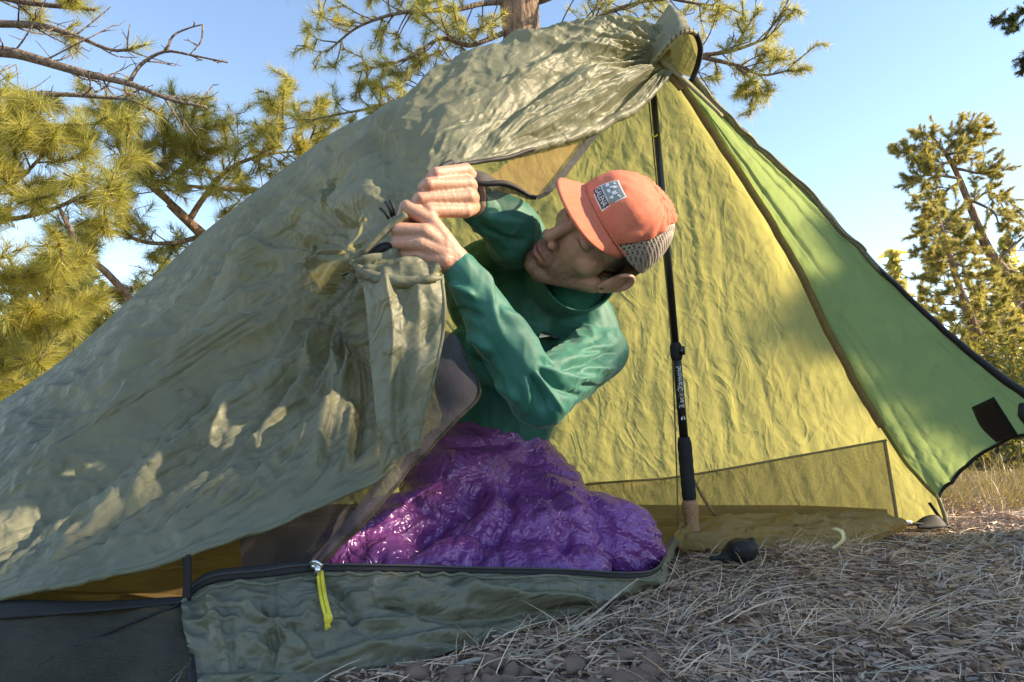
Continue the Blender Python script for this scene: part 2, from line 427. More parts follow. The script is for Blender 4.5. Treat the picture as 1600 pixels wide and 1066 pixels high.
def ground_mat():
    t = NT('forest_floor'); v = t.coord(); a = t.tex(v, 60, 8, 0.7); b = t.tex(v, 1.1, 4); vo = t.tex(v, 150, typ='ShaderNodeTexVoronoi')
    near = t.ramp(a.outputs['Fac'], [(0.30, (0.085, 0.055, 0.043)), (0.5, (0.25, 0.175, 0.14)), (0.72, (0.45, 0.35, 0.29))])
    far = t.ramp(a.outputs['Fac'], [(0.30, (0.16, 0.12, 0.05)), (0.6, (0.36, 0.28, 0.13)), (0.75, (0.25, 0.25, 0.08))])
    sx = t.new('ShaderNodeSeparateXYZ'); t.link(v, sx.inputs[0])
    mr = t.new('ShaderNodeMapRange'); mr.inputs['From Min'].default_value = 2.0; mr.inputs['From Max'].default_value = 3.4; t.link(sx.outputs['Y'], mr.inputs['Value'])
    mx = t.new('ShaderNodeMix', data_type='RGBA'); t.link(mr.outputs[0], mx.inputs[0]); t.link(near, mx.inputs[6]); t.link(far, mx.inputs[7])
    t.link(mx.outputs[2], t.b.inputs['Base Color']); t.b.inputs['Roughness'].default_value = 0.95
    nb = t.bump(a.outputs['Fac'], 0.02); t.link(t.bump(vo.outputs['Distance'], 0.012, prev=nb), t.b.inputs['Normal'])
    return t.m
M['shirt'] = shirt_mat(); M['quilt'] = quilt_mat(); M['skin'] = skin_mat(); M['cap_net'] = capmesh_mat(); M['ground'] = ground_mat()
M['pebble'] = plain('weathered_pebble', (0.50, 0.34, 0.25), 0.9, 0.45, 110, 0.003, spec=0.15)
M['stick'] = plain('weathered_stick', (0.42, 0.35, 0.28), 0.85, 0.3, 120, 0.002)

# ------------------------------------------------------------------ ground
def ground_z(x, y):
    P = np.stack([np.asarray(x, float), np.asarray(y, float)], -1)
    far = smooth(3.0, 12.0, P[..., 1])
    return 0.010 * noise(P, 3.1, 3) + 0.006 * noise(P, 9.0, 4) + far * (0.10 * noise(P, 0.35, 5) + 0.05) - 0.004
def build_ground():
    ys = np.concatenate([np.linspace(-12, 0.2, 20), np.linspace(0.3, 3.2, 190), np.geomspace(3.3, 900, 60)])
    xs = np.concatenate([-np.geomspace(900, 2.0, 40), np.linspace(-1.9, 1.9, 240), np.geomspace(2.0, 900, 40)])
    X, Y = np.meshgrid(xs, ys)
    Z = ground_z(X, Y) + np.where((np.abs(X) < 2) & (Y < 3.2) & (Y > .2), 0.004 * noise(np.stack([X, Y], -1), 42, 8), 0)
    G = np.stack([X, Y, Z], -1)
    o = grid_obj('ground', G, M['ground'])
    tag(o, 'brown forest floor of needles, bark and dry soil', 'ground', kind='structure')
build_ground()

def strands(P, D, L, Wd, curl, seg=4, lift=0.3, seed=0):
    """many thin curved blades as one vertex/face array"""
    r = np.random.default_rng(seed); n = len(P)
    t = np.linspace(0, 1, seg + 1)
    side = np.cross(D, np.array([0, 0, 1.0])) + 0.01 * r.normal(size=(n, 3)); side /= np.linalg.norm(side, axis=1, keepdims=True)
    bend = side * curl[:, None] + np.array([0, 0, -1.0]) * (np.abs(r.normal(size=(n, 1))) * lift)
    C = P[:, None] + D[:, None] * (L[:, None] * t)[..., None] + bend[:, None] * ((L[:, None]) * t ** 2)[..., None]
    wv = np.cross(D, side); wv = side * 0.7 + wv * 0.7
    w = (Wd[:, None] * np.array([1 - 0.85 * x ** 2 for x in t]))[..., None] * wv[:, None] * 0.5
    V = np.stack([C - w, C + w], 2).reshape(n, -1, 3)
    k = (seg + 1) * 2
    f = np.array([(2*i, 2*i+1, 2*i+3, 2*i+2) for i in range(seg)])
    F = (f[None] + (np.arange(n) * k)[:, None, None]).reshape(-1, 4)
    V[..., 2] = np.maximum(V[..., 2], ground_z(V[..., 0], V[..., 1]) + 0.001)
    return V.reshape(-1, 3), F

def tent_front(x):   # the front edge of the tent floor on the ground
    a = WL([(-600, 1090, 0.72), (300, 1080, 0.725), (480, 1066, 0.755), (700, 1020, 0.837), (860, 970, 0.957), (1000, 925, 1.10), (1035, 900, 1.2), (1065, 860, 1.45), (1400, 850, 1.52), (1480, 830, 1.75), (1700, 800, 2.4)])
    return np.interp(x, a[:, 0], a[:, 1])
# ------------------------------------------------------------------ tent
tent = thing('tent', 'olive green nylon single pole tent with its door held open', 'tent', tuple(W(1075, 850, 1.45) * (1, 1, 0)))

ridge_px = [(1040, 42, 1.42), (1003, 33, 1.41), (950, 25, 1.40), (900, 33, 1.40), (840, 60, 1.41), (760, 95, 1.43), (690, 127, 1.44), (620, 160, 1.46),
            (560, 188, 1.47), (520, 207, 1.48), (455, 255, 1.49), (420, 282, 1.49), (370, 322, 1.50), (310, 370, 1.50), (250, 425, 1.50), (200, 470, 1.50),
            (100, 560, 1.49), (0, 628, 1.48), (-150, 715, 1.45), (-320, 800, 1.42)]
edge_px = [(1056, 106, 1.385), (1003, 160, 1.33), (940, 195, 1.26), (850, 225, 1.16), (775, 246, 1.08), (715, 255, 1.03), (672, 290, 1.00), (632, 352, 0.975),
           (600, 402, 0.965), (612, 480, 1.005), (622, 590, 0.990), (630, 690, 0.955), (594, 746, 0.908), (500, 790, 0.865), (420, 825, 0.835), (300, 865, 0.805),
           (150, 905, 0.785), (0, 935, 0.78), (-150, 962, 0.80), (-320, 990, 0.85)]
NC, NS = 560, 280
Rc, Ec = catmull(WL(ridge_px), NC), catmull(WL(edge_px), NC)
# keep both curves in step with their sketch columns
def step_curve(pts, n):
    pts = np.asarray(pts, float); k = np.arange(len(pts)); t = np.linspace(0, len(pts) - 1, n)
    i = np.clip(t.astype(int), 0, len(pts) - 2); u = (t - i)[:, None]
    p0 = pts[np.maximum(i - 1, 0)]; p1 = pts[i]; p2 = pts[i + 1]; p3 = pts[np.minimum(i + 2, len(pts) - 1)]
    return 0.5 * (2*p1 + (p2 - p0)*u + (2*p0 - 5*p1 + 4*p2 - p3)*u**2 + (3*p1 - p0 - 3*p2 + p3)*u**3)
Rc, Ec = step_curve(WL(ridge_px), NC), step_curve(WL(edge_px), NC)
s = np.linspace(0, 1, NS)[:, None, None]
G = (1 - s) * Rc[None] + s * Ec[None]
G[0], G[-1] = Rc, Ec
col_t = np.linspace(0, 1, NC)[None, :]; row_s = np.linspace(0, 1, NS)[:, None]
Nn = toward_cam(G, grid_normals(G))
Q = measure(G.reshape(-1, 3)).reshape(NS, NC, 2)
belly = 0.055 * np.sin(np.pi * row_s) * smooth(0, 0.15, col_t) * (1 - 0.35 * smooth(0.45, 0.6, col_t))
disp = belly.copy()
folds = [([(592, 430), (470, 520), (330, 640), (120, 800), (-40, 900)], 17, -0.020), ([(585, 415), (440, 500), (260, 640), (0, 830)], 16, 0.013),
         ([(575, 470), (500, 560), (380, 660), (180, 810)], 13, 0.014), ([(560, 505), (480, 590), (400, 690), (300, 790)], 14, -0.012),
         ([(590, 520), (545, 610), (505, 700), (490, 770)], 12, 0.012), ([(600, 560), (570, 640), (555, 730)], 12, -0.010),
         ([(560, 400), (380, 480), (220, 600), (40, 740)], 20, -0.010), ([(600, 390), (480, 400), (330, 480), (160, 620)], 22, 0.008),
         ([(640, 340), (560, 330), (470, 370), (340, 480)], 20, 0.010), ([(660, 300), (600, 260), (540, 260), (450, 330)], 22, -0.007),
         ([(900, 60), (800, 140), (690, 210), (600, 300)], 20, 0.010), ([(1000, 100), (900, 130), (800, 190), (720, 245)], 15, -0.012),
         ([(1030, 110), (960, 150), (880, 190), (800, 235)], 12, 0.012), ([(980, 60), (880, 100), (760, 170), (640, 230)], 16, -0.009),
         ([(860, 80), (760, 140), (640, 210), (520, 330)], 24, 0.010), ([(700, 150), (610, 230), (520, 330), (430, 440)], 22, -0.010),
         ([(560, 210), (480, 330), (380, 470), (250, 610)], 24, 0.011), ([(500, 240), (420, 360), (310, 500), (190, 630)], 20, -0.010),
         ([(440, 290), (360, 410), (260, 530), (140, 650)], 18, 0.008), ([(330, 380), (240, 500), (130, 610), (20, 700)], 18, -0.007),
         ([(230, 470), (150, 580), (60, 660)], 16, 0.006), ([(420, 600), (280, 700), (120, 810), (0, 870)], 12, 0.010),
         ([(380, 700), (230, 790), (80, 870)], 10, -0.008), ([(520, 640), (420, 740), (330, 800)], 12, 0.009), ([(470, 700), (400, 760), (280, 830)], 9, -0.007), ([(300, 700), (180, 800), (60, 900)], 9, 0.008), ([(440, 730), (360, 800), (250, 860)], 8, 0.009), ([(350, 690), (220, 800), (130, 880)], 8, -0.008), ([(530, 690), (500, 740), (450, 790)], 9, -0.008), ([(560, 640), (545, 700), (520, 760)], 8, 0.008), ([(150, 740), (60, 830), (-20, 900)], 9, -0.007), ([(430, 520), (300, 600), (160, 700), (20, 800)], 9, 0.007), ([(460, 430), (330, 520), (200, 620)], 10, -0.008), ([(520, 330), (430, 420), (330, 520)], 9, 0.007), ([(650, 210), (560, 290), (470, 390)], 10, 0.007), ([(380, 360), (280, 480), (180, 580)], 9, -0.006)]
for p, w, a in folds: disp = disp + fold(Q, p, w, a * 1.5)
# long tension wrinkles run down and to the far end; crumples gather along the hem and under the hands
rot = math.radians(38); ca, sa = math.cos(rot), math.sin(rot)
along = (Q[..., 0] * -ca + Q[..., 1] * sa); across = Q[..., 0] * sa + Q[..., 1] * ca
for fw, fl, a, sd in ((30, 260, 0.0060, 1), (14, 150, 0.0030, 2), (8, 70, 0.0014, 3)):
    n_ = noise(np.stack([across / fw + 0.6 * noise(Q, 1 / 120.0, 40 + sd), along / fl], -1), 1, sd)
    disp = disp + a * (1 - 2 * np.abs(n_)) * (0.45 + 0.55 * smooth(0.0, 0.4, row_s))
gp = np.array([604., 396.]); ga = np.arctan2(Q[..., 1] - gp[1], gp[0] - Q[..., 0]); gr = np.linalg.norm(Q - gp, axis=-1)
gm = smooth(12, 70, gr) * np.exp(-gr / 520.) * smooth(0, .1, 1 - row_s) * (.14 + .86 * smooth(-.05, .35, ga) * smooth(0, .25, 1.75 - ga))
for fr_, a_, sd in ((5.5, 0.034, 171), (12, 0.015, 172), (26, 0.006, 173)):
    disp = disp + a_ * (0.5 - 1.6 * np.abs(noise(np.stack([ga * fr_ + .35 * noise(Q, 1 / 90., sd + 5), gr / 420.], -1), 1, sd))) * gm
hp = np.array([1052., 92.]); ha = np.arctan2(Q[..., 1] - hp[1], hp[0] - Q[..., 0]); hr = np.linalg.norm(Q - hp, axis=-1)
hm = smooth(8, 60, hr) * np.exp(-hr / 240.)
for fr_, a_, sd in ((9, 0.022, 181), (22, 0.009, 182)):
    disp = disp + a_ * (0.5 - 1.6 * np.abs(noise(np.stack([ha * fr_ + .3 * noise(Q, 1 / 70., sd + 5), hr / 300.], -1), 1, sd))) * hm
for fw, fl, a, sd in ((11, 48, 0.0022, 191), (6, 26, 0.0011, 192)):
    rot2 = math.radians(20 + 30 * (sd - 191)); c2_, s2_ = math.cos(rot2), math.sin(rot2)
    n_ = noise(np.stack([(Q[..., 0] * s2_ + Q[..., 1] * c2_) / fw, (Q[..., 0] * -c2_ + Q[..., 1] * s2_) / fl], -1), 1, sd)
    disp = disp + a * (1 - 2.2 * np.minimum(np.abs(n_) * 1.6, 1))
hemz = smooth(0.62, 1.0, row_s) * smooth(0.40, 0.55, col_t) + 0.5 * smooth(0.5, 1, row_s) * (1 - smooth(0.4, 0.5, col_t))
Qa = np.stack([across / 34., along / 80.], -1); crum = np.abs(noise(Qa, 1, 11)) + 0.5 * np.abs(noise(Qa, 2.1, 12)) + 0.25 * np.abs(noise(Qa, 4.3, 13))
disp = disp + 0.0045 * (0.7 - crum) * hemz
disp = disp * smooth(0, 0.03, row_s) * (0.3 + 0.7 * smooth(0, 0.10, 1 - row_s))
G = G + Nn * disp[..., None]
canopy = grid_obj('canopy', G, M['canopy'], tent)
canopyG = G
# turned hem along the lower edge and the rolled door edge
def edge_tube(name, pts, r, mat, parent=tent, seg=8, sm=None, wob=0.0, seed=0):
    pts = np.asarray(pts, float)
    if sm:
        r = np.interp(np.linspace(0, 1, sm), np.linspace(0, 1, len(pts)), np.broadcast_to(np.asarray(r, float), (len(pts),))); pts = catmull(pts, sm)
    if wob: pts = pts + wob * np.stack([noise(pts, 25, seed + k) for k in range(3)], -1)
    return Soup().tube(pts, r, seg).obj(name, mat, parent)
c0 = int(NC * 11.6 / 19)
edge_tube('hem', G[-1][c0:], 0.0035, M['canopy'])
c1 = int(NC * 5.2 / 19)
rr = 0.004 + 0.011 * np.sin(np.linspace(0, 1, c1) * np.pi) ** 0.7
pe_ = catmull(G[-1][:c1:12], c1); edge_tube('rolled_door_edge', pe_ + np.array([0, 0.006, 0.002]), rr * .75 * (1 + 0.12 * noise(pe_, 30, 4)), M['canopy'], wob=0.002)
edge_tube('door_zip', catmull(G[-1][int(NC*3.2/19):c1 + 22:10], 80) + np.array([0, -0.004, -0.006]), 0.0035, M['black'], wob=0.003)

def on_grid(Gr, px, py, off=0.0):
    """the point of a built surface that was measured at this column and row, lifted off it towards the inside"""
    q = measure(Gr.reshape(-1, 3)); i = np.argsort(((q - (px, py)) ** 2).sum(1))[:40]
    k = np.linalg.lstsq(np.c_[np.ones(40), q[i] - (px, py)], Gr.reshape(-1, 3)[i][:, 1], rcond=None)[0]
    d = float(k[0]) if np.abs(q[i] - (px, py)).max() < 30 else Gr.reshape(-1, 3)[i[:4]][:, 1].mean()
    return W(px, py, d - off)

# stitched reinforcement on the slope, with its small centre mark
def stitched(name, pts, r_=.0013):
    edge_tube(name, np.array([on_grid(canopyG, *p_, .0025) for p_ in pts]), r_, M['olive_band'], sm=20)
stitched('reinforcement_stitch', [(205, 590), (225, 584), (250, 584), (272, 594), (284, 608)]); stitched('reinforcement_stitch', [(212, 596), (232, 590), (252, 591), (268, 600), (278, 610)])
# loose door flap hanging under the hands
def ruled(a, b, m, n):
    A, B = catmull(WL(a), n), catmull(WL(b), n)
    s = np.linspace(0, 1, m)[:, None, None]; return (1 - s) * A[None] + s * B[None]
fl = ruled([(560, 408, 0.955), (572, 480, 0.945), (580, 570, 0.93), (588, 650, 0.915), (596, 735, 0.90)],
           [(690, 432, 0.965), (694, 500, 0.955), (683, 570, 0.94), (664, 640, 0.925), (652, 703, 0.915)], 90, 150)
Nf = toward_cam(fl, grid_normals(fl)); Qf = measure(fl.reshape(-1, 3)).reshape(90, 150, 2)
uf = np.linspace(0, 1, 90)[:, None]; vf = np.linspace(0, 1, 150)[None]
df = 0.010 * np.sin(uf * 8.5 + 1.2 * noise(Qf, 1 / 60., 21)) * smooth(0, 0.2, vf) + 0.020 * np.sin(np.pi * uf) + 0.004
df = df + fold(Qf, [(600, 420), (615, 520), (612, 620), (610, 720)], 12, 0.012) + fold(Qf, [(650, 440), (655, 540), (640, 660)], 16, 0.010)
df = df + 0.012 * (0.6 - np.abs(noise(Qf * (1, .45), 1 / 40., 22)) - 0.35 * np.abs(noise(np.stack([Qf[..., 0] + .6 * Qf[..., 1], Qf[..., 1] * .5], -1), 1 / 24., 23)))
fl = fl + Nf * df[..., None]
grid_obj('door_flap', fl, M['canopy'], tent)
edge_tube('flap_seam', fl[-1], 0.0028, M['canopy'])
# gathered cuff of cloth pulled up by the hands
gc = ruled([(546, 402, 0.965), (580, 394, 0.975), (615, 402, 0.985), (655, 418, 0.990)], [(560, 440, 0.945), (610, 446, 0.940), (655, 444, 0.945), (692, 434, 0.955)], 46, 90)
Ng = toward_cam(gc, grid_normals(gc)); ug = np.linspace(0, 1, 46)[:, None]; vg = np.linspace(0, 1, 90)[None]
Qg = measure(gc.reshape(-1, 3)).reshape(46, 90, 2)
gc = gc + Ng * (0.018 * np.sin(np.pi * ug) + 0.010 * np.abs(np.sin(ug * 9 + vg * 3 + noise(Qg, 1 / 40., 31))) + 0.006 * noise(Qg, 1 / 18., 32))[..., None]
grid_obj('gathered_cloth', gc, M['canopy'], tent)
edge_tube('gather_fold', WL([(548, 410, 0.94), (585, 432, 0.93), (630, 440, 0.93), (672, 436, 0.935), (690, 434, 0.945)]), [0.004, 0.009, 0.010, 0.007, 0.003], M['canopy'], sm=24, wob=0.004)
edge_tube('door_strap', WL([(578, 402, 0.955), (592, 390, 0.95), (606, 386, 0.955), (612, 400, 0.96), (600, 412, 0.955)]), 0.007, M['black'], sm=20)
for a, b in (((612, 338), (602, 316)), ((616, 336), (609, 314)), ((607, 341), (594, 326))):
    edge_tube('toggle_loop', WL([(*a, 0.945), ((a[0]+b[0])/2 + 2, (a[1]+b[1])/2, 0.935), (*b, 0.940)]), 0.0022, M['black'], sm=8)
edge_tube('tie_bar', WL([(565, 395, 0.938), (600, 362, 0.938), (634, 335, 0.945)]), 0.0055, M['canopy'], sm=16)

# back wall: the far slope seen from inside
seam_px = [(1060, 128, 1.425), (1110, 205, 1.47), (1180, 310, 1.53), (1245, 420, 1.59), (1300, 530, 1.65), (1345, 615, 1.70), (1392, 690, 1.74), (1430, 742, 1.77), (1466, 779, 1.79)]
top = catmull(np.concatenate([WL([(1056, 120, 1.425)]), WL(ridge_px)[1:]]), 260)
bot = catmull(WL([(1480, 826, 1.83), (1300, 812, 1.95), (1100, 804, 2.02), (850, 800, 2.05), (500, 800, 2.05), (100, 800, 2.05), (-320, 815, 1.95)]), 260)
right = catmull(np.concatenate([WL([(1056, 120, 1.425)]), WL(seam_px)[1:], WL([(1480, 826, 1.83)])]), 190)
left = catmull(np.stack([top[-1], (top[-1] + bot[-1]) / 2, bot[-1]]), 190)
Gw = coons(top, bot, right, left)
Nw = toward_cam(Gw, grid_normals(Gw)); Qw = measure(Gw.reshape(-1, 3)).reshape(190, 260, 2)
dw = np.zeros((190, 260))
pk = np.array([1050, 100.]); ang = np.arctan2(Qw[..., 1] - pk[1], Qw[..., 0] - pk[0]); rad = np.linalg.norm(Qw - pk, axis=-1)
for fr, a, sd in ((22, 0.0018, 51), (60, 0.0016, 52)):
    dw = dw + a * (1 - 2 * np.abs(noise(np.stack([ang * fr + 0.5 * noise(Qw, 1 / 90., sd + 9), rad / 260.], -1), 1, sd))) * smooth(20, 200, rad)
dw = dw + 0.0032 * (0.5 - np.abs(noise(Qw, 1 / 55., 53)) - 0.5 * np.abs(noise(Qw, 1 / 22., 54)))
vw = np.linspace(0, 1, 190)[:, None]
dw = dw * smooth(0, 0.05, vw) - 0.05 * np.sin(np.pi * vw) * 0.6
Gw = Gw + Nw * dw[..., None]
grid_obj('back_wall', Gw, M['wall'], tent)

# right door panel
sil_px = [(1084, 122, 1.41), (1132, 180, 1.42), (1200, 245, 1.435), (1262, 302, 1.44), (1330, 375, 1.45), (1400, 448, 1.46), (1500, 540, 1.47), (1600, 616, 1.47), (1650, 650, 1.465)]
right_p = catmull(WL(sil_px), 200); left_p = catmull(WL(seam_px), 200)
top_p = catmull(np.stack([left_p[0], right_p[0]]), 130)
bot_p = catmull(np.stack([left_p[-1], W(1481, 764, 1.77), W(1502, 744, 1.73), W(1540, 716, 1.66), W(1572, 700, 1.60), W(1602, 690, 1.55), W(1640, 676, 1.49), right_p[-1]]), 130)
Gp = coons(top_p, bot_p, left_p, right_p)
Np_ = toward_cam(Gp, grid_normals(Gp)); Qp = measure(Gp.reshape(-1, 3)).reshape(200, 130, 2)
vp = np.linspace(0, 1, 200)[:, None]; up = np.linspace(0, 1, 130)[None]
angp = np.arctan2(Qp[..., 1] - 100, Qp[..., 0] - 1050); radp = np.linalg.norm(Qp - (1050, 100), axis=-1)
dp = 0.004 * (1 - 2 * np.abs(noise(np.stack([angp * 34, radp / 300.], -1), 1, 61))) + 0.006 * (0.5 - np.abs(noise(Qp, 1 / 46., 62)) - 0.5 * np.abs(noise(Qp, 1 / 20., 63)))
dp = dp * smooth(0, 0.1, vp) * smooth(0, 0.06, up) * smooth(0, 0.06, 1 - up) - 0.03 * np.sin(np.pi * up) * vp
Gp = Gp + Np_ * dp[..., None]
grid_obj('door_panel', Gp, M['panel'], tent)
edge_tube('panel_seam', left_p[:150] + np.array([0, -0.004, 0]), np.linspace(0.008, 0.010, 150), M['tan_seam'], wob=0.002)
edge_tube('panel_seam', left_p[149:] + np.array([0, -0.003, 0]), 0.0045, M['wall'], wob=0.002)
edge_tube('rolled_panel_edge', right_p[:130] + np.array([0, 0.0, 0.002]), 0.0065 * (1 + 0.35 * noise(right_p[:130], 22, 5)), M['canopy'], wob=0.004)
edge_tube('edge_cord', catmull(right_p[8:105] + np.array([0, -0.007, 0.002]), 90), 0.0022, M['yellow_cord'] if False else M['olive_band'], wob=0.006)
edge_tube('panel_zip', right_p[112:] + np.array([0, -0.002, 0]), np.linspace(0.004, 0.011, 88), M['black'], wob=0.002)
edge_tube('hem_binding', Gp[-1][:, :] + np.array([0, -0.002, 0]), 0.0045, M['black'], wob=0.002)
vp_ = [(1519, 636), (1553, 620), (1590, 678), (1557, 690)]
quad = np.array([on_grid(Gp, *p, 0.010) for p in vp_])
vg_ = coons(catmull(quad[[0, 1]], 8), catmull(np.stack([quad[3], quad[2]]), 8), catmull(np.stack([quad[0], on_grid(Gp, 1533, 666, .010), quad[3]]), 10), catmull(quad[[1, 2]], 10))
vo_ = grid_obj('velcro_patch', vg_, M['black'], tent); md = vo_.modifiers.new('thick', 'SOLIDIFY'); md.thickness = 0.003
edge_tube('corner_tab', WL([(1598, 632, 1.44), (1602, 648, 1.43), (1608, 664, 1.44)]), [0.008, 0.014, 0.008], M['black'], sm=10)
# corner of the panel: webbing, guy loop, peg
edge_tube('corner_strap', WL([(1452, 786, 1.78), (1468, 808, 1.78), (1479, 822, 1.78)]), 0.004, M['black'], sm=10)
edge_tube('corner_strap', WL([(1466, 779, 1.775), (1474, 800, 1.772), (1480, 822, 1.772)]), 0.005, M['olive_band'], sm=10)
edge_tube('guy_cord', WL([(1406, 816, 1.74), (1430, 818, 1.745), (1480, 823, 1.76), (1496, 830, 1.77)]), [0.0032, 0.003, 0.003, 0.003], M['black'], sm=14)
edge_tube('cord_lock', WL([(1404, 816, 1.735), (1424, 816, 1.735)]), 0.0045, M['white_print'], sm=6)
cs = ruled([(1432, 818, 1.76), (1445, 808, 1.76), (1462, 806, 1.76), (1476, 820, 1.765)], [(1433, 826, 1.74), (1450, 827, 1.74), (1465, 826, 1.745), (1478, 824, 1.75)], 6, 20)
o = grid_obj('corner_patch', cs, M['black'], tent); md = o.modifiers.new('thick', 'SOLIDIFY'); md.thickness = 0.004

# netting strip along the foot of the back wall, its tape, and the tan floor wall
ns_top = WL([(1385, 688, 1.66), (1250, 712, 1.68), (1060, 745, 1.70), (940, 755, 1.72), (830, 768, 1.74), (560, 800, 1.74), (200, 830, 1.70)])
ns_bot = WL([(1400, 812, 1.62), (1250, 812, 1.62), (1090, 815, 1.60), (940, 825, 1.58), (800, 835, 1.58), (560, 850, 1.58), (200, 870, 1.5)])
T_, B_ = catmull(ns_top, 160), catmull(ns_bot, 160)
s_ = np.linspace(0, 1, 40)[:, None, None]
Gn = (1 - s_) * T_[None] + s_ * B_[None]
Gn = Gn + toward_cam(Gn, grid_normals(Gn)) * (0.006 * noise(Gn, 14, 71) + 0.003 * noise(Gn, 40, 72))[..., None]
grid_obj('inner_net', Gn, M['net_thin'], tent)
edge_tube('net_tape', T_, 0.0028, M['tan_seam'])
edge_tube('net_tape', WL([(1382, 690, 1.655), (1392, 750, 1.64), (1402, 814, 1.62)]), 0.004, M['tan_seam'], sm=16)
edge_tube('net_tape', WL([(1085, 752, 1.55), (1100, 780, 1.55), (1118, 806, 1.55)]), 0.0035, M['tan_seam'], sm=8)
fw = ruled([(1402, 806, 1.60), (1300, 803, 1.58), (1180, 808, 1.55), (1090, 812, 1.50), (1058, 820, 1.47)],
           [(1399, 832, 1.585), (1330, 862, 1.47), (1180, 866, 1.43), (1090, 862, 1.41), (1050, 858, 1.42)], 30, 120)
Nf2 = toward_cam(fw, grid_normals(fw)); Qf2 = measure(fw.reshape(-1, 3)).reshape(30, 120, 2)
u2 = np.linspace(0, 1, 30)[:, None]
fw = fw + Nf2 * (0.025 * np.sin(np.pi * u2) * (1 + 0.6 * noise(Qf2, 1 / 60., 81)) + 0.018 * (0.5 - np.abs(noise(Qf2 * (1, 2.2), 1 / 34., 82))) + 0.008 * (0.5 - np.abs(noise(Qf2 * (1, 1.6), 1 / 15., 83))))[..., None]
grid_obj('floor_wall', fw, M['tub_amber'], tent)
o = mesh_obj('floor_sheet', np.concatenate([WL([(-500, 1000, 0.9), (300, 960, 0.85), (1000, 930, 1.12), (1060, 860, 1.42), (1390, 850, 1.52)]) * (1, 1, 0), np.array([[1.05, 1.95, 0], [-1.6, 2.0, 0]])]) + np.array([0, 0, 0.022]), [tuple(range(7))], M['tub_tan'], tent, False)

# front floor wall (low, slumped) with zip, netting behind it
wt = [(292, 936, 0.815), (330, 912, 0.82), (410, 903, 0.835), (495, 893, 0.855), (620, 893, 0.895), (750, 896, 0.945), (880, 898, 0.995), (985, 903, 1.04), (1028, 893, 1.11), (1042, 860, 1.25), (1052, 838, 1.40)]
wb = [(304, 1084, 0.72), (350, 1082, 0.725), (420, 1075, 0.74), (490, 1066, 0.757), (620, 1040, 0.80), (740, 1010, 0.86), (860, 972, 0.955), (970, 935, 1.06), (1020, 912, 1.14), (1042, 885, 1.28), (1052, 862, 1.42)]
Tw, Bw = step_curve(WL(wt), 240), step_curve(WL(wb), 240)
s3 = np.linspace(0, 1, 90)[:, None, None]; Gt = (1 - s3) * Tw[None] + s3 * Bw[None]
Nt = toward_cam(Gt, grid_normals(Gt)); Qt = measure(Gt.reshape(-1, 3)).reshape(90, 240, 2); v3 = s3[..., 0]
dt = 0.014 * np.sin(np.pi * v3 ** 0.8) + 0.014 * (0.6 - np.abs(noise(Qt * (0.7, 1.5), 1 / 60., 91)) - 0.5 * np.abs(noise(Qt * (0.8, 1.3), 1 / 28., 92)) - .25 * np.abs(noise(Qt, 1 / 13., 93)))
for p, w, a in (([(310, 945), (380, 960), (460, 1010), (500, 1050)], 12, 0.008), ([(500, 905), (540, 950), (560, 1010)], 12, -0.009), ([(700, 915), (800, 940), (930, 930), (1000, 915)], 11, 0.010),
                ([(560, 930), (680, 965), (800, 960), (930, 940)], 12, -0.011), ([(330, 940), (345, 1000), (360, 1060)], 10, 0.008), ([(400, 950), (430, 1000), (420, 1060)], 10, -0.008),
                ([(620, 920), (700, 930), (820, 945)], 9, 0.007), ([(480, 1040), (620, 1010), (760, 985)], 12, 0.008)):
    dt = dt + fold(Qt, p, w, a * 1.5)
dt = dt * smooth(0, 0.08, v3)
Gt = Gt + Nt * dt[..., None]
grid_obj('front_floor_wall', Gt, M['tub'], tent)
edge_tube('wall_hem', Gt[7] + np.array([0, -0.001, 0]), 0.0022, M['tub'])
def tape(name, pts, up_, mat, off=(0, -0.002, 0), th=0.002):
    A = np.asarray(pts); up_ = np.broadcast_to(np.asarray(up_, float), (len(A),))[:, None] * n3((0, .25, 1))
    g = np.stack([A + np.array(off) + up_ * k for k in np.linspace(0, 1, 5)]); g = g + np.array([0, 1, 0]) * (0.0015 * noise(g, 30, 7))[..., None]
    o = grid_obj(name, g, mat, tent); md = o.modifiers.new('thick', 'SOLIDIFY'); md.thickness = th; return o
tape('zip_tape', Tw, np.interp(np.linspace(0, 1, 240), [0, .25, .32, .8, 1], [.014, .015, .008, .007, .004]), M['black'])
edge_tube('zip_coil', Tw + np.interp(np.linspace(0, 1, 240), [0, .25, .32, .8, 1], [.008, .009, .008, .007, .004])[:, None] * np.array([0, .25, 1]) + np.array([0, -.003, 0]), 0.0016, M['dark_print'])
# black netting panel at the foot, its straps
bn = ruled([(-320, 975, 0.79), (0, 945, 0.79), (150, 945, 0.80), (292, 937, 0.815)], [(-320, 1100, 0.72), (0, 1090, 0.72), (150, 1088, 0.72), (304, 1085, 0.72)], 40, 120)
Nb_ = toward_cam(bn, grid_normals(bn)); ub = np.linspace(0, 1, 40)[:, None]
bn = bn + Nb_ * (0.006 * noise(bn, 20, 101) + 0.01 * np.sin(np.pi * ub))[..., None]
grid_obj('foot_net', bn, M['net_black'], tent)
tape = ruled([(-320, 972, 0.785), (0, 938, 0.785), (150, 940, 0.795), (292, 932, 0.81)], [(-320, 1002, 0.775), (0, 968, 0.775), (150, 956, 0.785), (292, 942, 0.805)], 5, 60)
o = grid_obj('foot_net_tape', tape + np.array([0, -0.003, 0]), M['black'], tent); md = o.modifiers.new('thick', 'SOLIDIFY'); md.thickness = 0.002
edge_tube('net_seam', WL([(60, 1040, 0.738), (130, 1005, 0.752), (200, 975, 0.768), (280, 945, 0.797)]), 0.0018, M['black'], sm=20)
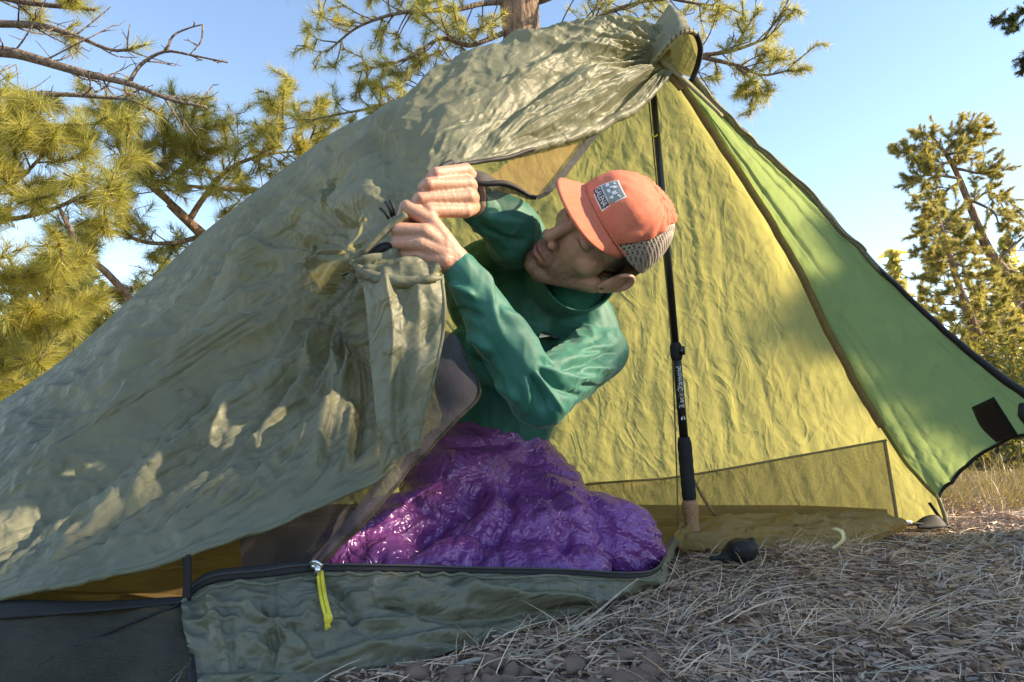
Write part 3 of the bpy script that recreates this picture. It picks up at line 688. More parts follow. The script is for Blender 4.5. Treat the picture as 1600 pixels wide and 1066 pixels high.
def band(name, a, b, mat, n=12, th=0.003):
    g = ruled(a, b, 3, n); o = grid_obj(name, g, mat, tent); md = o.modifiers.new('thick', 'SOLIDIFY'); md.thickness = th; return o
band('foot_strap', [(284, 868, 0.80), (286, 905, 0.80), (284, 940, 0.80)], [(297, 866, 0.80), (298, 905, 0.80), (297, 940, 0.80)], M['black'])
band('corner_binding', [(282, 945, 0.795), (288, 1010, 0.755), (296, 1085, 0.71)], [(297, 945, 0.795), (302, 1010, 0.755), (310, 1085, 0.71)], M['black'])
# inner wall seen through the gap under the hem
iw = ruled([(-200, 900, 1.05), (100, 850, 1.08), (300, 810, 1.1), (382, 800, 1.1)], [(-200, 990, 1.0), (100, 965, 1.0), (300, 935, 1.0), (382, 925, 1.0)], 24, 60)
iw = iw + np.array([0, 1, 0]) * (0.012 * noise(iw, 18, 111))[..., None]
grid_obj('inner_wall', iw, M['tub_tan'], tent)
# netting door: stretched strip from the zip up to the hands, and the slack part behind the hem
nd = ruled([(694, 515, 0.985), (672, 590, 0.97), (650, 660, 0.955), (600, 740, 0.935), (540, 810, 0.915), (490, 878, 0.895)],
           [(716, 540, 1.00), (748, 612, 1.00), (705, 662, 0.985), (640, 735, 0.965), (570, 815, 0.93), (500, 884, 0.895)], 40, 120)
Nd = toward_cam(nd, grid_normals(nd)); Qd = measure(nd.reshape(-1, 3)).reshape(40, 120, 2)
nd = nd + Nd * (0.008 * np.sin(np.pi * np.linspace(0, 1, 40))[:, None] + 0.006 * noise(Qd, 1 / 45., 121))[..., None]
grid_obj('net_door', nd, M['net'], tent)
edge_tube('net_door_edge', nd[-1], 0.0028, M['net_black'])
sl = ruled([(372, 815, 0.95), (440, 790, 0.96), (540, 735, 0.99), (660, 660, 1.01)], [(378, 892, 0.93), (430, 888, 0.93), (490, 886, 0.92), (520, 868, 0.93)], 30, 60)
sl = sl + np.array([0, 1, 0]) * (0.012 * noise(sl, 22, 122))[..., None]
grid_obj('net_door', sl, M['net'], tent)
# bunched netting and zip beside the upper hand
bz = ruled([(722, 258, 1.03), (760, 272, 1.045), (800, 292, 1.06), (836, 306, 1.075)], [(738, 318, 1.03), (770, 312, 1.045), (800, 306, 1.06), (834, 310, 1.075)], 20, 60)
bz = bz + np.array([0, -1, 0]) * (0.016 * np.sin(np.pi * np.linspace(0, 1, 20))[:, None] + 0.012 * noise(bz, 40, 131))[..., None]
grid_obj('bunched_net', bz, M['net'], tent)
edge_tube('bunched_zip', WL([(720, 258, 1.02), (745, 285, 1.015), (790, 288, 1.03), (838, 308, 1.06)]), [0.005, 0.004, 0.005, 0.003], M['black'], sm=30, wob=0.003)
edge_tube('hanging_loop', WL([(706, 254, 1.01), (690, 262, 0.985), (676, 280, 0.975)]), 0.005, M['black'], sm=12)
tp = ruled([(928, 198, 1.275), (890, 250, 1.20), (850, 300, 1.10), (836, 306, 1.075)], [(942, 200, 1.275), (903, 252, 1.20), (862, 300, 1.10), (842, 312, 1.075)], 5, 40)
grid_obj('net_tie_tape', tp, M['net'], tent)
tri = ruled([(930, 200, 1.28), (890, 250, 1.21), (850, 300, 1.11), (838, 306, 1.08)], [(850, 230, 1.17), (800, 248, 1.11), (770, 270, 1.07), (760, 275, 1.05)], 24, 40)
grid_obj('door_net_corner', tri + np.array([0, 0.006, 0]), M['net_thin'], tent)

# zip slider with its yellow pull
sl_o = Soup(); p0 = W(495, 884, 0.845)
sl_o.ell(p0, (0.008, 0.006, 0.005)); sl_o.tube(np.array([p0 + (-.007, -.004, .003), p0 + (0, -.009, .007), p0 + (.008, -.006, .001)]), 0.0022, 8, 8)
sl_o.box(p0 + (0.003, -0.007, -0.004), (0.0035, 0.0012, 0.007))
slider = sl_o.obj('zip_slider', M['metal'], tent)
cp = np.array([on_grid(Gt, x_, y_, .010) for x_, y_ in ((497, 896), (499, 915), (502, 935), (506, 952), (510, 966))])
ko = Soup().tube(cp, 0.0022, 8, 20).tube(cp + np.array([0.004, 0.001, 0.002]), 0.0022, 8, 20)
ko.ell(cp[-1] + (0.002, 0, 0), (0.005, 0.0045, 0.0065)).tube(np.array([cp[-1], cp[-1] + (0.001, -0.002, -0.012)]), 0.002, 6).tube(np.array([cp[-1], cp[-1] + (0.004, -0.002, -0.010)]), 0.002, 6)
pc = ko.obj('pull_cord', M['yellow_cord'], slider); pc.matrix_parent_inverse = Matrix.Identity(4)

# vent hood at the peak
arc = catmull(WL([(1013, 107, 1.36), (1032, 84, 1.335), (1052, 62, 1.32), (1070, 50, 1.32), (1086, 53, 1.335), (1094, 75, 1.36), (1090, 102, 1.39), (1080, 128, 1.41)]), 60)
cr_ = WL([(1010, 100, 1.42), (1008, 62, 1.44), (1026, 34, 1.45), (1046, 6, 1.455), (1063, 24, 1.46), (1077, 47, 1.46), (1091, 82, 1.46), (1086, 122, 1.45)])
crest = np.stack([np.interp(np.linspace(0, 1, 60), np.linspace(0, 1, 8), cr_[:, k]) for k in range(3)], -1)
s4 = np.linspace(0, 1, 26)[:, None, None]; Gh = (1 - s4) * crest[None] + s4 * arc[None]
Gh = Gh + toward_cam(Gh, grid_normals(Gh)) * (0.006 * noise(Gh, 30, 141) + 0.003 * np.sin(np.pi * s4[..., 0]))[..., None]
grid_obj('vent_hood', Gh, M['canopy'], tent)
bk = (1 - s4) * crest[None] + s4 * catmull(WL([(1012, 108, 1.44), (1030, 108, 1.46), (1050, 110, 1.47), (1070, 118, 1.47), (1086, 124, 1.455)]), 60)[None]
grid_obj('hood_lining', bk, M['canopy'], tent)
edge_tube('hood_binding', arc, 0.0055, M['olive_band'])
edge_tube('hood_binding', arc[34:] + np.array([0, -0.002, 0]), 0.0062, M['black'])
for k in range(4, 34, 3):
    a = arc[k]; Soup().box(a + (0, -0.0055, 0), (0.0011, 0.0006, 0.0042)).obj('stitch', M['black'], tent, False)
band('peak_strap', [(1034, 92, 1.375), (1060, 112, 1.385), (1092, 142, 1.40), (1130, 180, 1.41)], [(1030, 99, 1.375), (1056, 119, 1.385), (1089, 149, 1.40), (1128, 185, 1.41)], M['olive_band'], 20, 0.0015)
edge_tube('peak_binding', WL([(1040, 108, 1.385), (1052, 122, 1.40), (1064, 140, 1.41)]), [0.006, 0.010, 0.006], M['tan_seam'], sm=14)
edge_tube('peak_seam', WL([(953, 40, 1.372), (975, 62, 1.36), (1000, 88, 1.355), (1020, 108, 1.362)]), 0.0016, M['olive_band'], sm=20)
# peg for the guy line
Soup().tube(WL([(1497, 829, 1.77), (1492, 838, 1.77)]), 0.003, 8).obj('peg', M['black'], tent)

# ------------------------------------------------------------------ trekking pole
pole = thing('trekking_pole', 'black trekking pole standing upside down with cork grip on the ground', 'trekking pole', tuple(W(1083, 848, 1.45)))
PT, PB = W(1021, 150, 1.43), W(1083, 846, 1.45)
def on_pole(py):
    a, b = measure(PT[None])[0, 1], measure(PB[None])[0, 1]
    t = (py - a) / (b - a); return PT + (PB - PT) * t
def shaft(name, y0, y1, r0, r1=None, mat='alu_black', seg=20, prof=None):
    n = 2 if prof is None else len(prof)
    pts = np.array([on_pole(y0 + (y1 - y0) * k / (n - 1)) for k in range(n)])
    return Soup().tube(pts, [r0, r1 or r0] if prof is None else prof, seg).obj(name, M[mat], pole)
shaft('upper_shaft', 120, 555, 0.0072, 0.0076)
shaft('lower_shaft', 548, 700, 0.0092)
shaft('flick_lock', 545, 572, 0, mat='foam', prof=[0.0095, 0.0125, 0.013, 0.013, 0.0125, 0.0098])
Soup().box(on_pole(558) + (0.009, -0.009, 0), (0.006, 0.005, 0.009)).obj('lock_lever', M['alu_black'], pole)
shaft('foam_grip', 690, 786, 0, mat='foam', prof=[0.0115, 0.0145, 0.015, 0.0142, 0.015, 0.0142, 0.015, 0.0142, 0.015, 0.0142, 0.0148, 0.013])
shaft('cork_grip', 784, 848, 0, mat='cork', prof=[0.0138, 0.0165, 0.0172, 0.0160, 0.0150, 0.0148, 0.0152, 0.0165, 0.0180, 0.0172, 0.012])
edge_tube('shade_cord', WL([(1014, 160, 1.44), (1030, 330, 1.45), (1048, 520, 1.455), (1056, 700, 1.46), (1060, 840, 1.465)]), 0.0016, M['olive_band'], sm=30)
Soup().tube(WL([(1018, 210, 1.425), (1022, 214, 1.42), (1027, 211, 1.425)]), 0.0018, 6, 6).obj('cord_knot', M['yellow_cord'], pole)
def text_mesh(txt, size, res=3):
    c = bpy.data.curves.new('t', 'FONT'); c.body = txt; c.size = size; c.resolution_u = res; c.align_x = 'LEFT'; c.align_y = 'CENTER'
    o = bpy.data.objects.new('t', c); COL.objects.link(o)
    dg = bpy.context.evaluated_depsgraph_get(); dg.update()
    me = bpy.data.meshes.new_from_object(o.evaluated_get(dg)); bpy.data.objects.remove(o); bpy.data.curves.remove(c)
    V = np.array([v.co[:] for v in me.vertices]); F = [tuple(p.vertices) for p in me.polygons]; bpy.data.meshes.remove(me)
    return V, F
V, F = text_mesh('Black Diamond', 0.0165)
V[:, 0] *= 0.088 / V[:, 0].max()
ax = (PT - PB); ax /= np.linalg.norm(ax)
side = np.cross(ax, [0, 1.0, 0]); side /= np.linalg.norm(side); frontv = np.cross(ax, side); frontv *= -np.sign(frontv[1])
def wrap(V, start):
    th = V[:, 1] / 0.0095
    lat = -side if (side[0] > 0) else side
    return start + V[:, :1] * ax + 0.0096 * (np.sin(th)[:, None] * lat + np.cos(th)[:, None] * frontv)
mesh_obj('shaft_lettering', wrap(V, on_pole(646)), F, M['white_print'], pole, False)
lg = np.array([(0, -.0035, 0), (.004, -.005, 0), (.010, -.001, 0), (.004, -.0015, 0), (.002, .001, 0), (.009, .002, 0), (.004, .005, 0), (0, .0035, 0)])
mesh_obj('shaft_emblem', wrap(lg, on_pole(664)), [(0, 1, 2, 3), (4, 5, 6, 7)], M['white_print'], pole, False)

# ------------------------------------------------------------------ person
hF = n3((-0.68, 0.13, 0.72)); hL = np.array((0.28, -0.84, 0.45)); hL = n3(hL - (hL @ hF) * hF); hU = np.cross(hF, hL)
HF, HL, HU = img(*hF), img(*hL), img(*hU)
HO = W(930, 383, 1.17)
HM = np.stack([HL, HF, HU])
def H(l, f, u): return HO + l * HL + f * HF + u * HU
def local(P): return (P - HO) @ HM.T
NB = W(885, 436, 1.34)                         # base of the neck
LS, LE, LWr = W(936, 548, 1.30), W(842, 618, 1.06), W(709, 409, 0.985)
RS, RE, RWr = W(815, 388, 1.42), W(797, 356, 1.17), W(744, 322, 1.085)
CH, BE, PE = W(845, 500, 1.42), W(800, 600, 1.42), W(760, 720, 1.44)
body = Soup()
E = lambda c, r: body.ell(H(*c), r, HM)
E((0, -.010, .048), (.072, .090, .078)); E((0, .028, .0), (.061, .060, .074)); E((0, .034, -.052), (.050, .050, .042))
E((0, .070, -.086), (.021, .020, .018))
for sgn in (-1, 1):
    body.capsule(H(sgn * .058, -.004, -.036), H(sgn * .017, .064, -.087), .017, .016)
    E((sgn * .041, .046, -.006), (.027, .022, .026))
    E((sgn * .032, .0715, .021), (.0145, .0130, .0120))
    E((sgn * .0135, .0985, -.023), (.0075, .010, .0078))
    body.capsule(H(sgn * .016, .084, .043), H(sgn * .050, .066, .040), .0115, .010)
    e = sgn * .0745
    ring = [(e, .006, -.026), (e + sgn*.004, .004, .004), (e + sgn*.008, -.002, .024), (e + sgn*.012, -.018, .030), (e + sgn*.014, -.030, .018), (e + sgn*.012, -.030, -.002), (e + sgn*.006, -.018, -.020), (e + sgn*.002, -.002, -.031)]
    body.tube(np.array([H(*p) for p in ring]), .0048, 8, 24)
    E((e + sgn * .006, -.013, .000), (.0062, .020, .027))
body.capsule(H(0, .084, .030), H(0, .108, -.016), .0080, .0105)
E((0, .080, -.054), (.027, .017, .022))
body.tube(np.array([H(-.022, .086, -.053), H(-.008, .0975, -.048), H(0, .097, -.0495), H(.008, .0975, -.048), H(.022, .086, -.053)]), [.0025, .0038, .0036, .0038, .0025], 8, 14)
body.tube(np.array([H(-.020, .086, -.056), H(0, .0965, -.061), H(.020, .086, -.056)]), [.0025, .0048, .0025], 8, 12)
body.capsule(H(0, -.030, -.02), NB, .054, .058)
NBk = NB + np.array([0, .10, -.02]); body.capsule(NB, NBk, .058, .06); body.capsule(NBk, PE, .06, .08); body.capsule(LS + (0, .03, 0), NBk, .035, .045); body.capsule(RS, NBk, .035, .045); body.capsule(LS, LS + (0, .03, 0), .035, .035)
body.capsule(LS, LE, .036, .028); body.capsule(LE, LE + (LWr - LE) * .7, .022, .020); body.capsule(LE + (LWr - LE) * .7, LWr, .020, .0245); body.capsule(RS, RE, .040, .034); body.capsule(RE, RWr, .034, .024)
def finger(pts, r):
    P = WL(pts)
    for i in range(len(P) - 1): body.capsule(P[i], P[i + 1], r[i], r[i + 1], 12)
# upper hand: fist seen from the finger side
for mcp, pip, dip, tip, r in (((727, 266, 1.006), (681, 271, 0.963), (674, 278, 0.985), (694, 280, 1.004), .0095),
                              ((731, 287, 1.000), (669, 288, 0.955), (662, 293, 0.980), (690, 294, 1.002), .0102),
                              ((731, 307, 0.998), (656, 310, 0.955), (652, 315, 0.982), (684, 314, 1.004), .0102),
                              ((727, 329, 1.000), (670, 329, 0.962), (655, 326, 0.978), (650, 322, 0.995), .0102)):
    finger([mcp, pip, dip, tip], [r * 1.12, r, r * .92, r * .85])
    body.capsule(W(*mcp), W(740, 0.5 * mcp[1] + 155, 1.055), r * 1.2, .016, 12)
    body.capsule(W(740, 0.5 * mcp[1] + 155, 1.055), RWr, .016, .022, 12)
# lower hand: back of the hand towards the light, fingers hooked over the cloth
LM = [((672, 345, 0.962), (636, 324, 0.953), (629, 343, 0.964), (638, 352, 0.985), .0110), ((663, 362, 0.950), (621, 359, 0.946), (619, 367, 0.966), (640, 368, 0.985), .0104),
      ((657, 381, 0.950), (622, 380, 0.950), (625, 387, 0.970), (642, 385, 0.985), .0100), ((657, 399, 0.958), (629, 397, 0.962), (632, 402, 0.976), (645, 400, 0.985), .0090)]
for mcp, pip, dip, tip, r in LM:
    finger([mcp, pip, dip, tip], [r * 1.12, r * 1.03, r * .92, r * .85])
    body.capsule(W(*mcp), W(693, 0.55 * mcp[1] + 187, 0.968), r * 1.15, .0165, 12)
    body.capsule(W(693, 0.55 * mcp[1] + 187, 0.968), LWr, .0165, .0235, 12)
finger([(690, 385, 0.99), (662, 352, 0.995), (642, 345, 0.992), (630, 348, 0.978)], [.014, .0115, .0105, .0085])
V, F = body.grown(0.0021, 3, 0.5)
hd = np.linalg.norm(V - HO, axis=1) < 0.20
V = np.where(hd[:, None], relax(V, F, 4), V); q = local(V)
def dent(c, r, mv):
    global V
    w = np.exp(-(((q - np.array(c)) / np.array(r)) ** 2).sum(1)) * hd
    V = V + w[:, None] * (np.array(mv) @ HM)
for sg in (-1, 1):
    dent((sg * .017, .088, .022), (.009, .02, .010), (0, -.006, 0))           # inner eye corners
    dent((sg * .033, .088, .0315), (.017, .02, .0035), (0, -.0035, 0))        # fold above the lid
    dent((sg * .033, .088, .012), (.016, .02, .0035), (0, -.0025, 0))         # below the lid
    dent((sg * .046, .06, -.030), (.014, .03, .016), (-sg * .003, -.003, 0))  # hollow of the cheek
    dent((sg * .022, .095, -.042), (.006, .02, .012), (0, -.0025, 0))         # nose-to-mouth crease
dent((0, .095, -.0548), (.024, .02, .0022), (0, -.0035, 0)); dent((0, .09, -.072), (.016, .02, .006), (0, -.004, 0))
person = mesh_obj('person', V, F, M['skin'])
tag(person, 'man in green long-sleeved shirt leaning out and gripping the tent door with both hands', 'person')
q = local(V); l, f, u = q.T; hd = np.linalg.norm(V - HO, axis=1) < 0.20
base = np.array((0.50, 0.285, 0.20)); cols = np.tile(base, (len(V), 1))
def mixc(w, c):
    global cols
    w = np.clip(w, 0, 1)[:, None]; cols = cols * (1 - w) + np.array(c) * w
nz = noise(V, 260, 6) * 0.5 + noise(V, 600, 7) * 0.5
hand = ~hd
mixc(hand * 0.55 * smooth(0.15, 0.7, np.abs(noise(V, 45, 9))), (0.58, 0.27, 0.19))
mixc(hd * smooth(-.022, -.050, u) * smooth(-.02, .02, f) * (0.62 + 0.38 * nz) * (f > -.03), (0.14, 0.085, 0.06))
mixc(hd * np.exp(-((u + .036) / .006) ** 2) * np.exp(-(l / .022) ** 2) * smooth(.075, .09, f) * .6, (0.14, 0.085, 0.06))
mixc(hd * np.exp(-((u + .055) / .0085) ** 2) * np.exp(-(l / .019) ** 4) * smooth(.078, .088, f), (0.40, 0.165, 0.135))
mixc(hd * np.exp(-((u + .0548) / .0016) ** 2) * np.exp(-(l / .022) ** 4) * smooth(.078, .088, f) * .8, (0.10, 0.04, 0.035))
for sg in (-1, 1):
    mixc(hd * np.exp(-((u - .047 - .08 * (sg * l - .03)) / .0045) ** 2) * np.exp(-((sg * l - .034) / .017) ** 4) * (f > .05) * (.75 + .3 * nz), (0.06, 0.035, 0.022))
    mixc(hd * np.exp(-((u - .0155 + 8 * (sg * l - .033) ** 2) / .0018) ** 2) * np.exp(-((sg * l - .033) / .0125) ** 4) * (f > .06), (0.03, 0.016, 0.012))
    mixc(hd * np.exp(-((sg * l - .072) / .02) ** 2) * smooth(-.004, .018, u) * smooth(.034, .018, f) * (f > -.03) * (1 - smooth(.068, .074, sg * l) * (f < .004)), (0.03, 0.02, 0.015))
    mixc(hd * smooth(.072, .080, sg * l) * (f < .01) * .35, (0.55, 0.22, 0.16))
mixc(hd * (f < -.03) * smooth(-.045, -.02, u) * (np.abs(l) < .076), (0.03, 0.02, 0.015))
paint(person, cols)

# shirt
sh = Soup()
sh.ell(CH, (.135, .12, .15), np.stack([n3(LS - RS), img(0.4, -.3, .87), n3(np.cross(n3(LS - RS), img(0.4, -.3, .87)))]))
sh.ell(W(768, 455, 1.46), (.10, .10, .115)); sh.ell(W(752, 590, 1.44), (.10, .10, .12)); sh.capsule(CH, BE, .125, .115); sh.capsule(BE, PE, .115, .115); sh.capsule(LS, CH, .056, .10); sh.capsule(RS, CH, .066, .10)
sh.capsule(LS, LE, .056, .050); sh.capsule(LE, LE + (LWr - LE) * .5, .050, .043); sh.capsule(LE + (LWr - LE) * .5, LE + (LWr - LE) * .93, .043, .029)
sh.capsule(RS, RE, .066, .052); sh.capsule(RE, RE + (RWr - RE) * .85, .052, .036)
sh.capsule(NB, W(893, 440, 1.29), .085, .075); sh.capsule(LS, NB, .05, .07); sh.capsule(RS, NB, .05, .07)
V, F = sh.grown(0.0032, 12, 0.5)
Ns = vnormals(V, F); Qs = measure(V); fr = smooth(-0.1, 0.35, ((np.array([0, 0, CAM_H]) - V) * Ns).sum(1) / np.linalg.norm(V, axis=1))
ds = np.zeros(len(V))
for p, w, a in (([(836, 560), (880, 568), (930, 560), (975, 540)], 9, -0.012), ([(838, 566), (890, 590), (940, 590)], 7, 0.007), ([(836, 572), (880, 605), (920, 625)], 7, -0.008),
                ([(832, 575), (862, 615), (885, 650)], 6, 0.007), ([(828, 580), (846, 620), (855, 655)], 7, -0.008), ([(822, 585), (826, 625), (820, 660)], 8, 0.005),
                ([(900, 570), (940, 575), (970, 575)], 6, 0.006), ([(905, 548), (940, 545), (972, 555)], 6, -0.006), ([(905, 598), (935, 605), (958, 600)], 6, -0.006),
                ([(740, 390), (765, 440), (775, 500), (800, 550)], 8, 0.004), ([(700, 440), (730, 455), (748, 470)], 7, 0.007), ([(700, 480), (735, 490), (760, 500)], 8, -0.008), ([(702, 520), (745, 530), (775, 560)], 9, 0.007),
                ([(715, 545), (750, 565), (790, 600)], 9, -0.008), ([(740, 590), (790, 610), (820, 640)], 9, 0.006), ([(745, 350), (790, 372), (830, 378)], 7, -0.007), ([(750, 335), (790, 345), (825, 352)], 9, 0.005),
                ([(760, 400), (800, 400), (840, 420)], 10, 0.005), ([(770, 480), (820, 500), (860, 520)], 12, 0.005), ([(855, 500), (900, 510), (950, 500)], 9, 0.004), ([(860, 520), (910, 535), (955, 520)], 8, -0.004)):
    ds += fold(Qs, p, w, a * 1.35, (0.25, 0.3))
ds = ds * fr + 0.0035 * noise(V, 16, 15) + 0.0022 * (1 - 2 * np.abs(noise(V * (1, 1, .5), 38, 16))) - 0.001
shirt = mesh_obj('shirt', V + Ns * ds[:, None], F, M['shirt'], person)
# stand collar
cc0, cc1 = W(886, 440, 1.33), W(906, 424, 1.225); cax = n3(cc1 - cc0)
cu = n3(np.cross(cax, img(0, 1, 0))); cv = np.cross(cax, cu); a_ = np.linspace(0, 2 * np.pi, 60)
prof = [(0.0, .086), (.3, .080), (.7, .074), (1.0, .073), (1.02, .070), (.8, .068), (.5, .069)]
Gc = np.array([[cc0 + (cc1 - cc0) * t + r * (np.cos(x) * cu + np.sin(x) * cv) + cax * .006 * math.sin(3 * x) for x in a_] for t, r in prof])
grid_obj('collar', Gc, M['shirt'], shirt)
Vd = V + Ns * ds[:, None]; Qd_ = measure(Vd)
def on_shirt(px, py):
    """nearest visible point of the shirt, a hair above the cloth"""
    k = np.where(((Qd_ - (px, py)) ** 2).sum(1) < 30)[0]; k = k[np.argsort(Vd[k, 1])[:3]]
    return Vd[k].mean(0) + Ns[k].mean(0) * .0022
ring_ = np.array([on_shirt(858 + 13 * math.cos(t), 527 + 5.5 * math.sin(t) + 1.5 * math.cos(t)) for t in np.linspace(0, 2 * np.pi, 28, endpoint=False)])
mesh_obj('chest_mark', np.concatenate([ring_, ring_.mean(0, keepdims=True) + [(0, -.0015, 0)]]), [(i, (i + 1) % 28, 28) for i in range(28)], M['chest_print'], shirt, False)

# cap
def rim(p): return np.array([.081 * math.sin(p), -.006 + .099 * math.cos(p), .046 + .025 * math.cos(p)])
def crown(p, t, off=0.0):
    r = rim(p); top = np.array([0, -.016, .136])
    k = max(math.cos(t * math.pi / 2), 0) ** .68; h = math.sin(t * math.pi / 2) ** .95
    ctr = np.array([0, -.005])
    q_ = np.array([*(ctr + (r[:2] - ctr) * (k * (1 + off / .09))), r[2] + (top[2] + off - r[2]) * h])
    if abs(p) < 1.2: q_[1] += .002 * math.cos(p * 1.3) * math.sin(t * math.pi)
    return q_
def tb(p):
    a = abs((p + math.pi) % (2 * math.pi) - math.pi); a = math.degrees(a)
    return 0.72 * min(max((a - 50) / 50, 0), 1) ** .8
def grid_local(fn, us, vs):
    return np.array([[H(*fn(a, b)) for b in vs] for a in us])
ps = np.linspace(-math.pi, math.pi, 121)
def coral(p, k):
    t = tb(p) + (1 - tb(p)) * k
    a = abs(math.degrees(p)); g = 0
    if tb(p) > 0 or a > 40: g = .0022 * math.sin(p * 26 + 2 * math.sin(5 * k)) * (1 - k) ** 1.2 * min(1, (a - 40) / 30)
    g += .0014 * float(noise(np.array([p * 2.0, k * 3.0, 0]), 2.2, 3))
    return crown(p, min(t, 1), .003 + g)
cap = grid_obj('cap', grid_local(coral, ps, np.linspace(0, 1, 40)), M['cap'], person)
md = cap.modifiers.new('thick', 'SOLIDIFY'); md.thickness = 0.002; md.offset = -1
cap['label'] = 'coral cap with pale mesh back'
pm = np.linspace(math.radians(51), math.radians(309), 90)
o = grid_obj('mesh_back', grid_local(lambda p, k: crown(p, tb(p) * k * 1.02, .0018), pm, np.linspace(0, 1, 24)), M['cap_net'], cap)
def brim(p, k):
    r = rim(p); a = p / math.radians(66); ext = .062 * max(1 - abs(a) ** 4, 0) ** .5
    return np.array([r[0] * (1 + .16 * k * (1 - abs(a) ** 6)), r[1] + ext * k, r[2] + .002 - .010 * k * (1 - a * a) - .006 * k + .010 * k * k * 0])
pb = np.linspace(-math.radians(66), math.radians(66), 61)
bo = grid_obj('brim', grid_local(lambda p, k: brim(p, k) + np.array([0, 0, -.004 * abs(p) ** 2 * k]), pb, np.linspace(0, 1, 14)), M['cap'], cap)
md = bo.modifiers.new('thick', 'SOLIDIFY'); md.thickness = 0.0035
Soup().tube(np.array([H(*(crown(p, .02, .0045))) for p in pb]), .0016, 6).obj('brim_seam', M['cap'], cap)
Soup().tube(np.array([H(*(coral(0.0 + .0 * k, k) + np.array([0, .0006, .0006]))) for k in np.linspace(.55, 1, 20)]), .0012, 6).obj('crown_seam', M['cap'], cap)
Soup().ell(H(0, -.016, .140), (.006, .006, .003), HM).obj('cap_button', M['cap'], cap)
def patch(x, y, off):     # x along the wearer's right-to-left, y up; metres on the front of the crown
    p = x / .100; t = .07 + y / .108
    return H(*crown(p, t, .0045 + off))
def patch_quad(x0, x1, y0, y1, off, name, mat, shape=None):
    G_ = np.array([[patch(x, y, off) for x in np.linspace(x0, x1, 10)] for y in np.linspace(y0, y1, 10)])
    return grid_obj(name, G_, mat, cap)
patch_quad(-.026, .026, .002, .046, .001, 'label_patch', M['white_print'])
patch_quad(-.0235, .0235, .004, .0165, .0017, 'label_band', M['dark_print'])
patch_quad(-.0235, .0235, .0185, .0435, .0017, 'label_field', M['grey_print'])
V, F = text_mesh('GALENA', 0.0125); V[:, 0] = (V[:, 0] / V[:, 0].max() - .5) * .043; V[:, 1] *= 1.0
mesh_obj('label_lettering', np.array([patch(x, y + .0103, .0024) for x, y, _ in V]), F, M['white_print'], cap, False)
r_ = np.random.default_rng(5)
for x, y, w_, h_ in ((-.016, .027, .005, .004), (-.008, .034, .004, .005), (-.002, .026, .006, .003), (.006, .032, .005, .006), (.013, .025, .004, .004), (.017, .036, .004, .003), (-.016, .038, .003, .002)):
    a = np.linspace(0, 2 * np.pi, 9)[:-1]; rr_ = 1 + .35 * r_.normal(size=8)
    mesh_obj('label_motif', np.array([patch(x + w_ * k * math.cos(t), y + h_ * k * math.sin(t), .0023) for t, k in zip(a, rr_)]), [tuple(range(8))], M['white_print'], cap, False)
# hair under the cap edge
hs = Soup()
hs.ell(H(0, -.016, .025), (.0765, .086, .058), HM, 30, 20)
hv = hs.verts(); ql = local(hv); k = (ql[:, 1] < .012)
hv = hv + HM[0] * 0
ff = [f_ for f_ in hs.f if all(ql[i, 1] < .016 for i in f_) and all(ql[i, 2] > -.036 for i in f_)]
mesh_obj('hair', hv, ff, M['hair'], person)

# ------------------------------------------------------------------ purple quilt over the crossed legs
qt = Soup()
qt.capsule(W(752, 735, 1.40), W(775, 690, 1.42), .135, .105); qt.ell(W(715, 760, 1.30), (.11, .12, .11))
qt.capsule(W(770, 800, 1.32), W(965, 858, 1.22), .105, .080); qt.capsule(W(930, 845, 1.24), W(1005, 880, 1.22), .080, .038)
qt.capsule(W(730, 820, 1.26), W(560, 880, 1.10), .105, .075); qt.capsule(W(590, 905, 1.06), W(900, 912, 1.10), .060, .060)
qt.capsule(W(640, 845, 1.17), W(880, 850, 1.20), .075, .085); qt.capsule(W(540, 890, 1.05), W(620, 900, 1.05), .05, .05)
qt.capsule(W(800, 720, 1.42), W(870, 800, 1.34), .085, .075)
V, F = qt.grown(0.0045, 14, 0.5)
Nq = vnormals(V, F); Qq = measure(V); dq = np.zeros(len(V))
pc_ = np.array([775, 720.]); aq = np.arctan2(Qq[:, 1] - pc_[1], Qq[:, 0] - pc_[0]); rq = np.linalg.norm(Qq - pc_, axis=1)
dq += 0.0045 * (1 - 2 * np.abs(noise(np.stack([aq * 7, rq / 130.], -1), 1, 151))) * smooth(50, 170, rq)
for p, w, a in (([(770, 735), (720, 800), (660, 850), (600, 880)], 16, -0.022), ([(780, 740), (760, 810), (700, 870), (660, 895)], 14, 0.012), ([(790, 740), (800, 800), (760, 860), (720, 895)], 13, -0.014),
                ([(620, 770), (700, 800), (790, 770)], 13, -0.014), ([(800, 735), (860, 770), (890, 830), (860, 890)], 14, -0.010), ([(900, 760), (940, 800), (960, 870)], 16, -0.010), ([(640, 690), (740, 690), (830, 690)], 10, -0.010),
                ([(830, 800), (880, 800), (930, 790)], 10, 0.010)):
    dq += fold(Qq, p, w, a, (.2, .25))
dq += 0.0018 * (1 - 2 * np.abs(noise(np.stack([aq * 34 + .8 * noise(Qq, 1 / 40., 158), rq / 70.], -1), 1, 159))) * smooth(40, 120, rq)
V1_ = np.stack([aq * 16 + .8 * noise(Qq, 1 / 50., 155), rq / 90.], -1)
dq += 0.003 * (1 - 2 * np.abs(noise(V1_, 1, 156))) * smooth(50, 150, rq)
dq += 0.004 * noise(V, 9, 152) + 0.0022 * (0.5 - np.abs(noise(V, 26, 153))) + 0.0012 * (0.5 - np.abs(noise(V, 60, 157)))
quilt = mesh_obj('quilt', V + Nq * dq[:, None], F, M['quilt'])
tag(quilt, 'shiny purple down quilt wrapped over the crossed legs inside the tent', 'quilt')

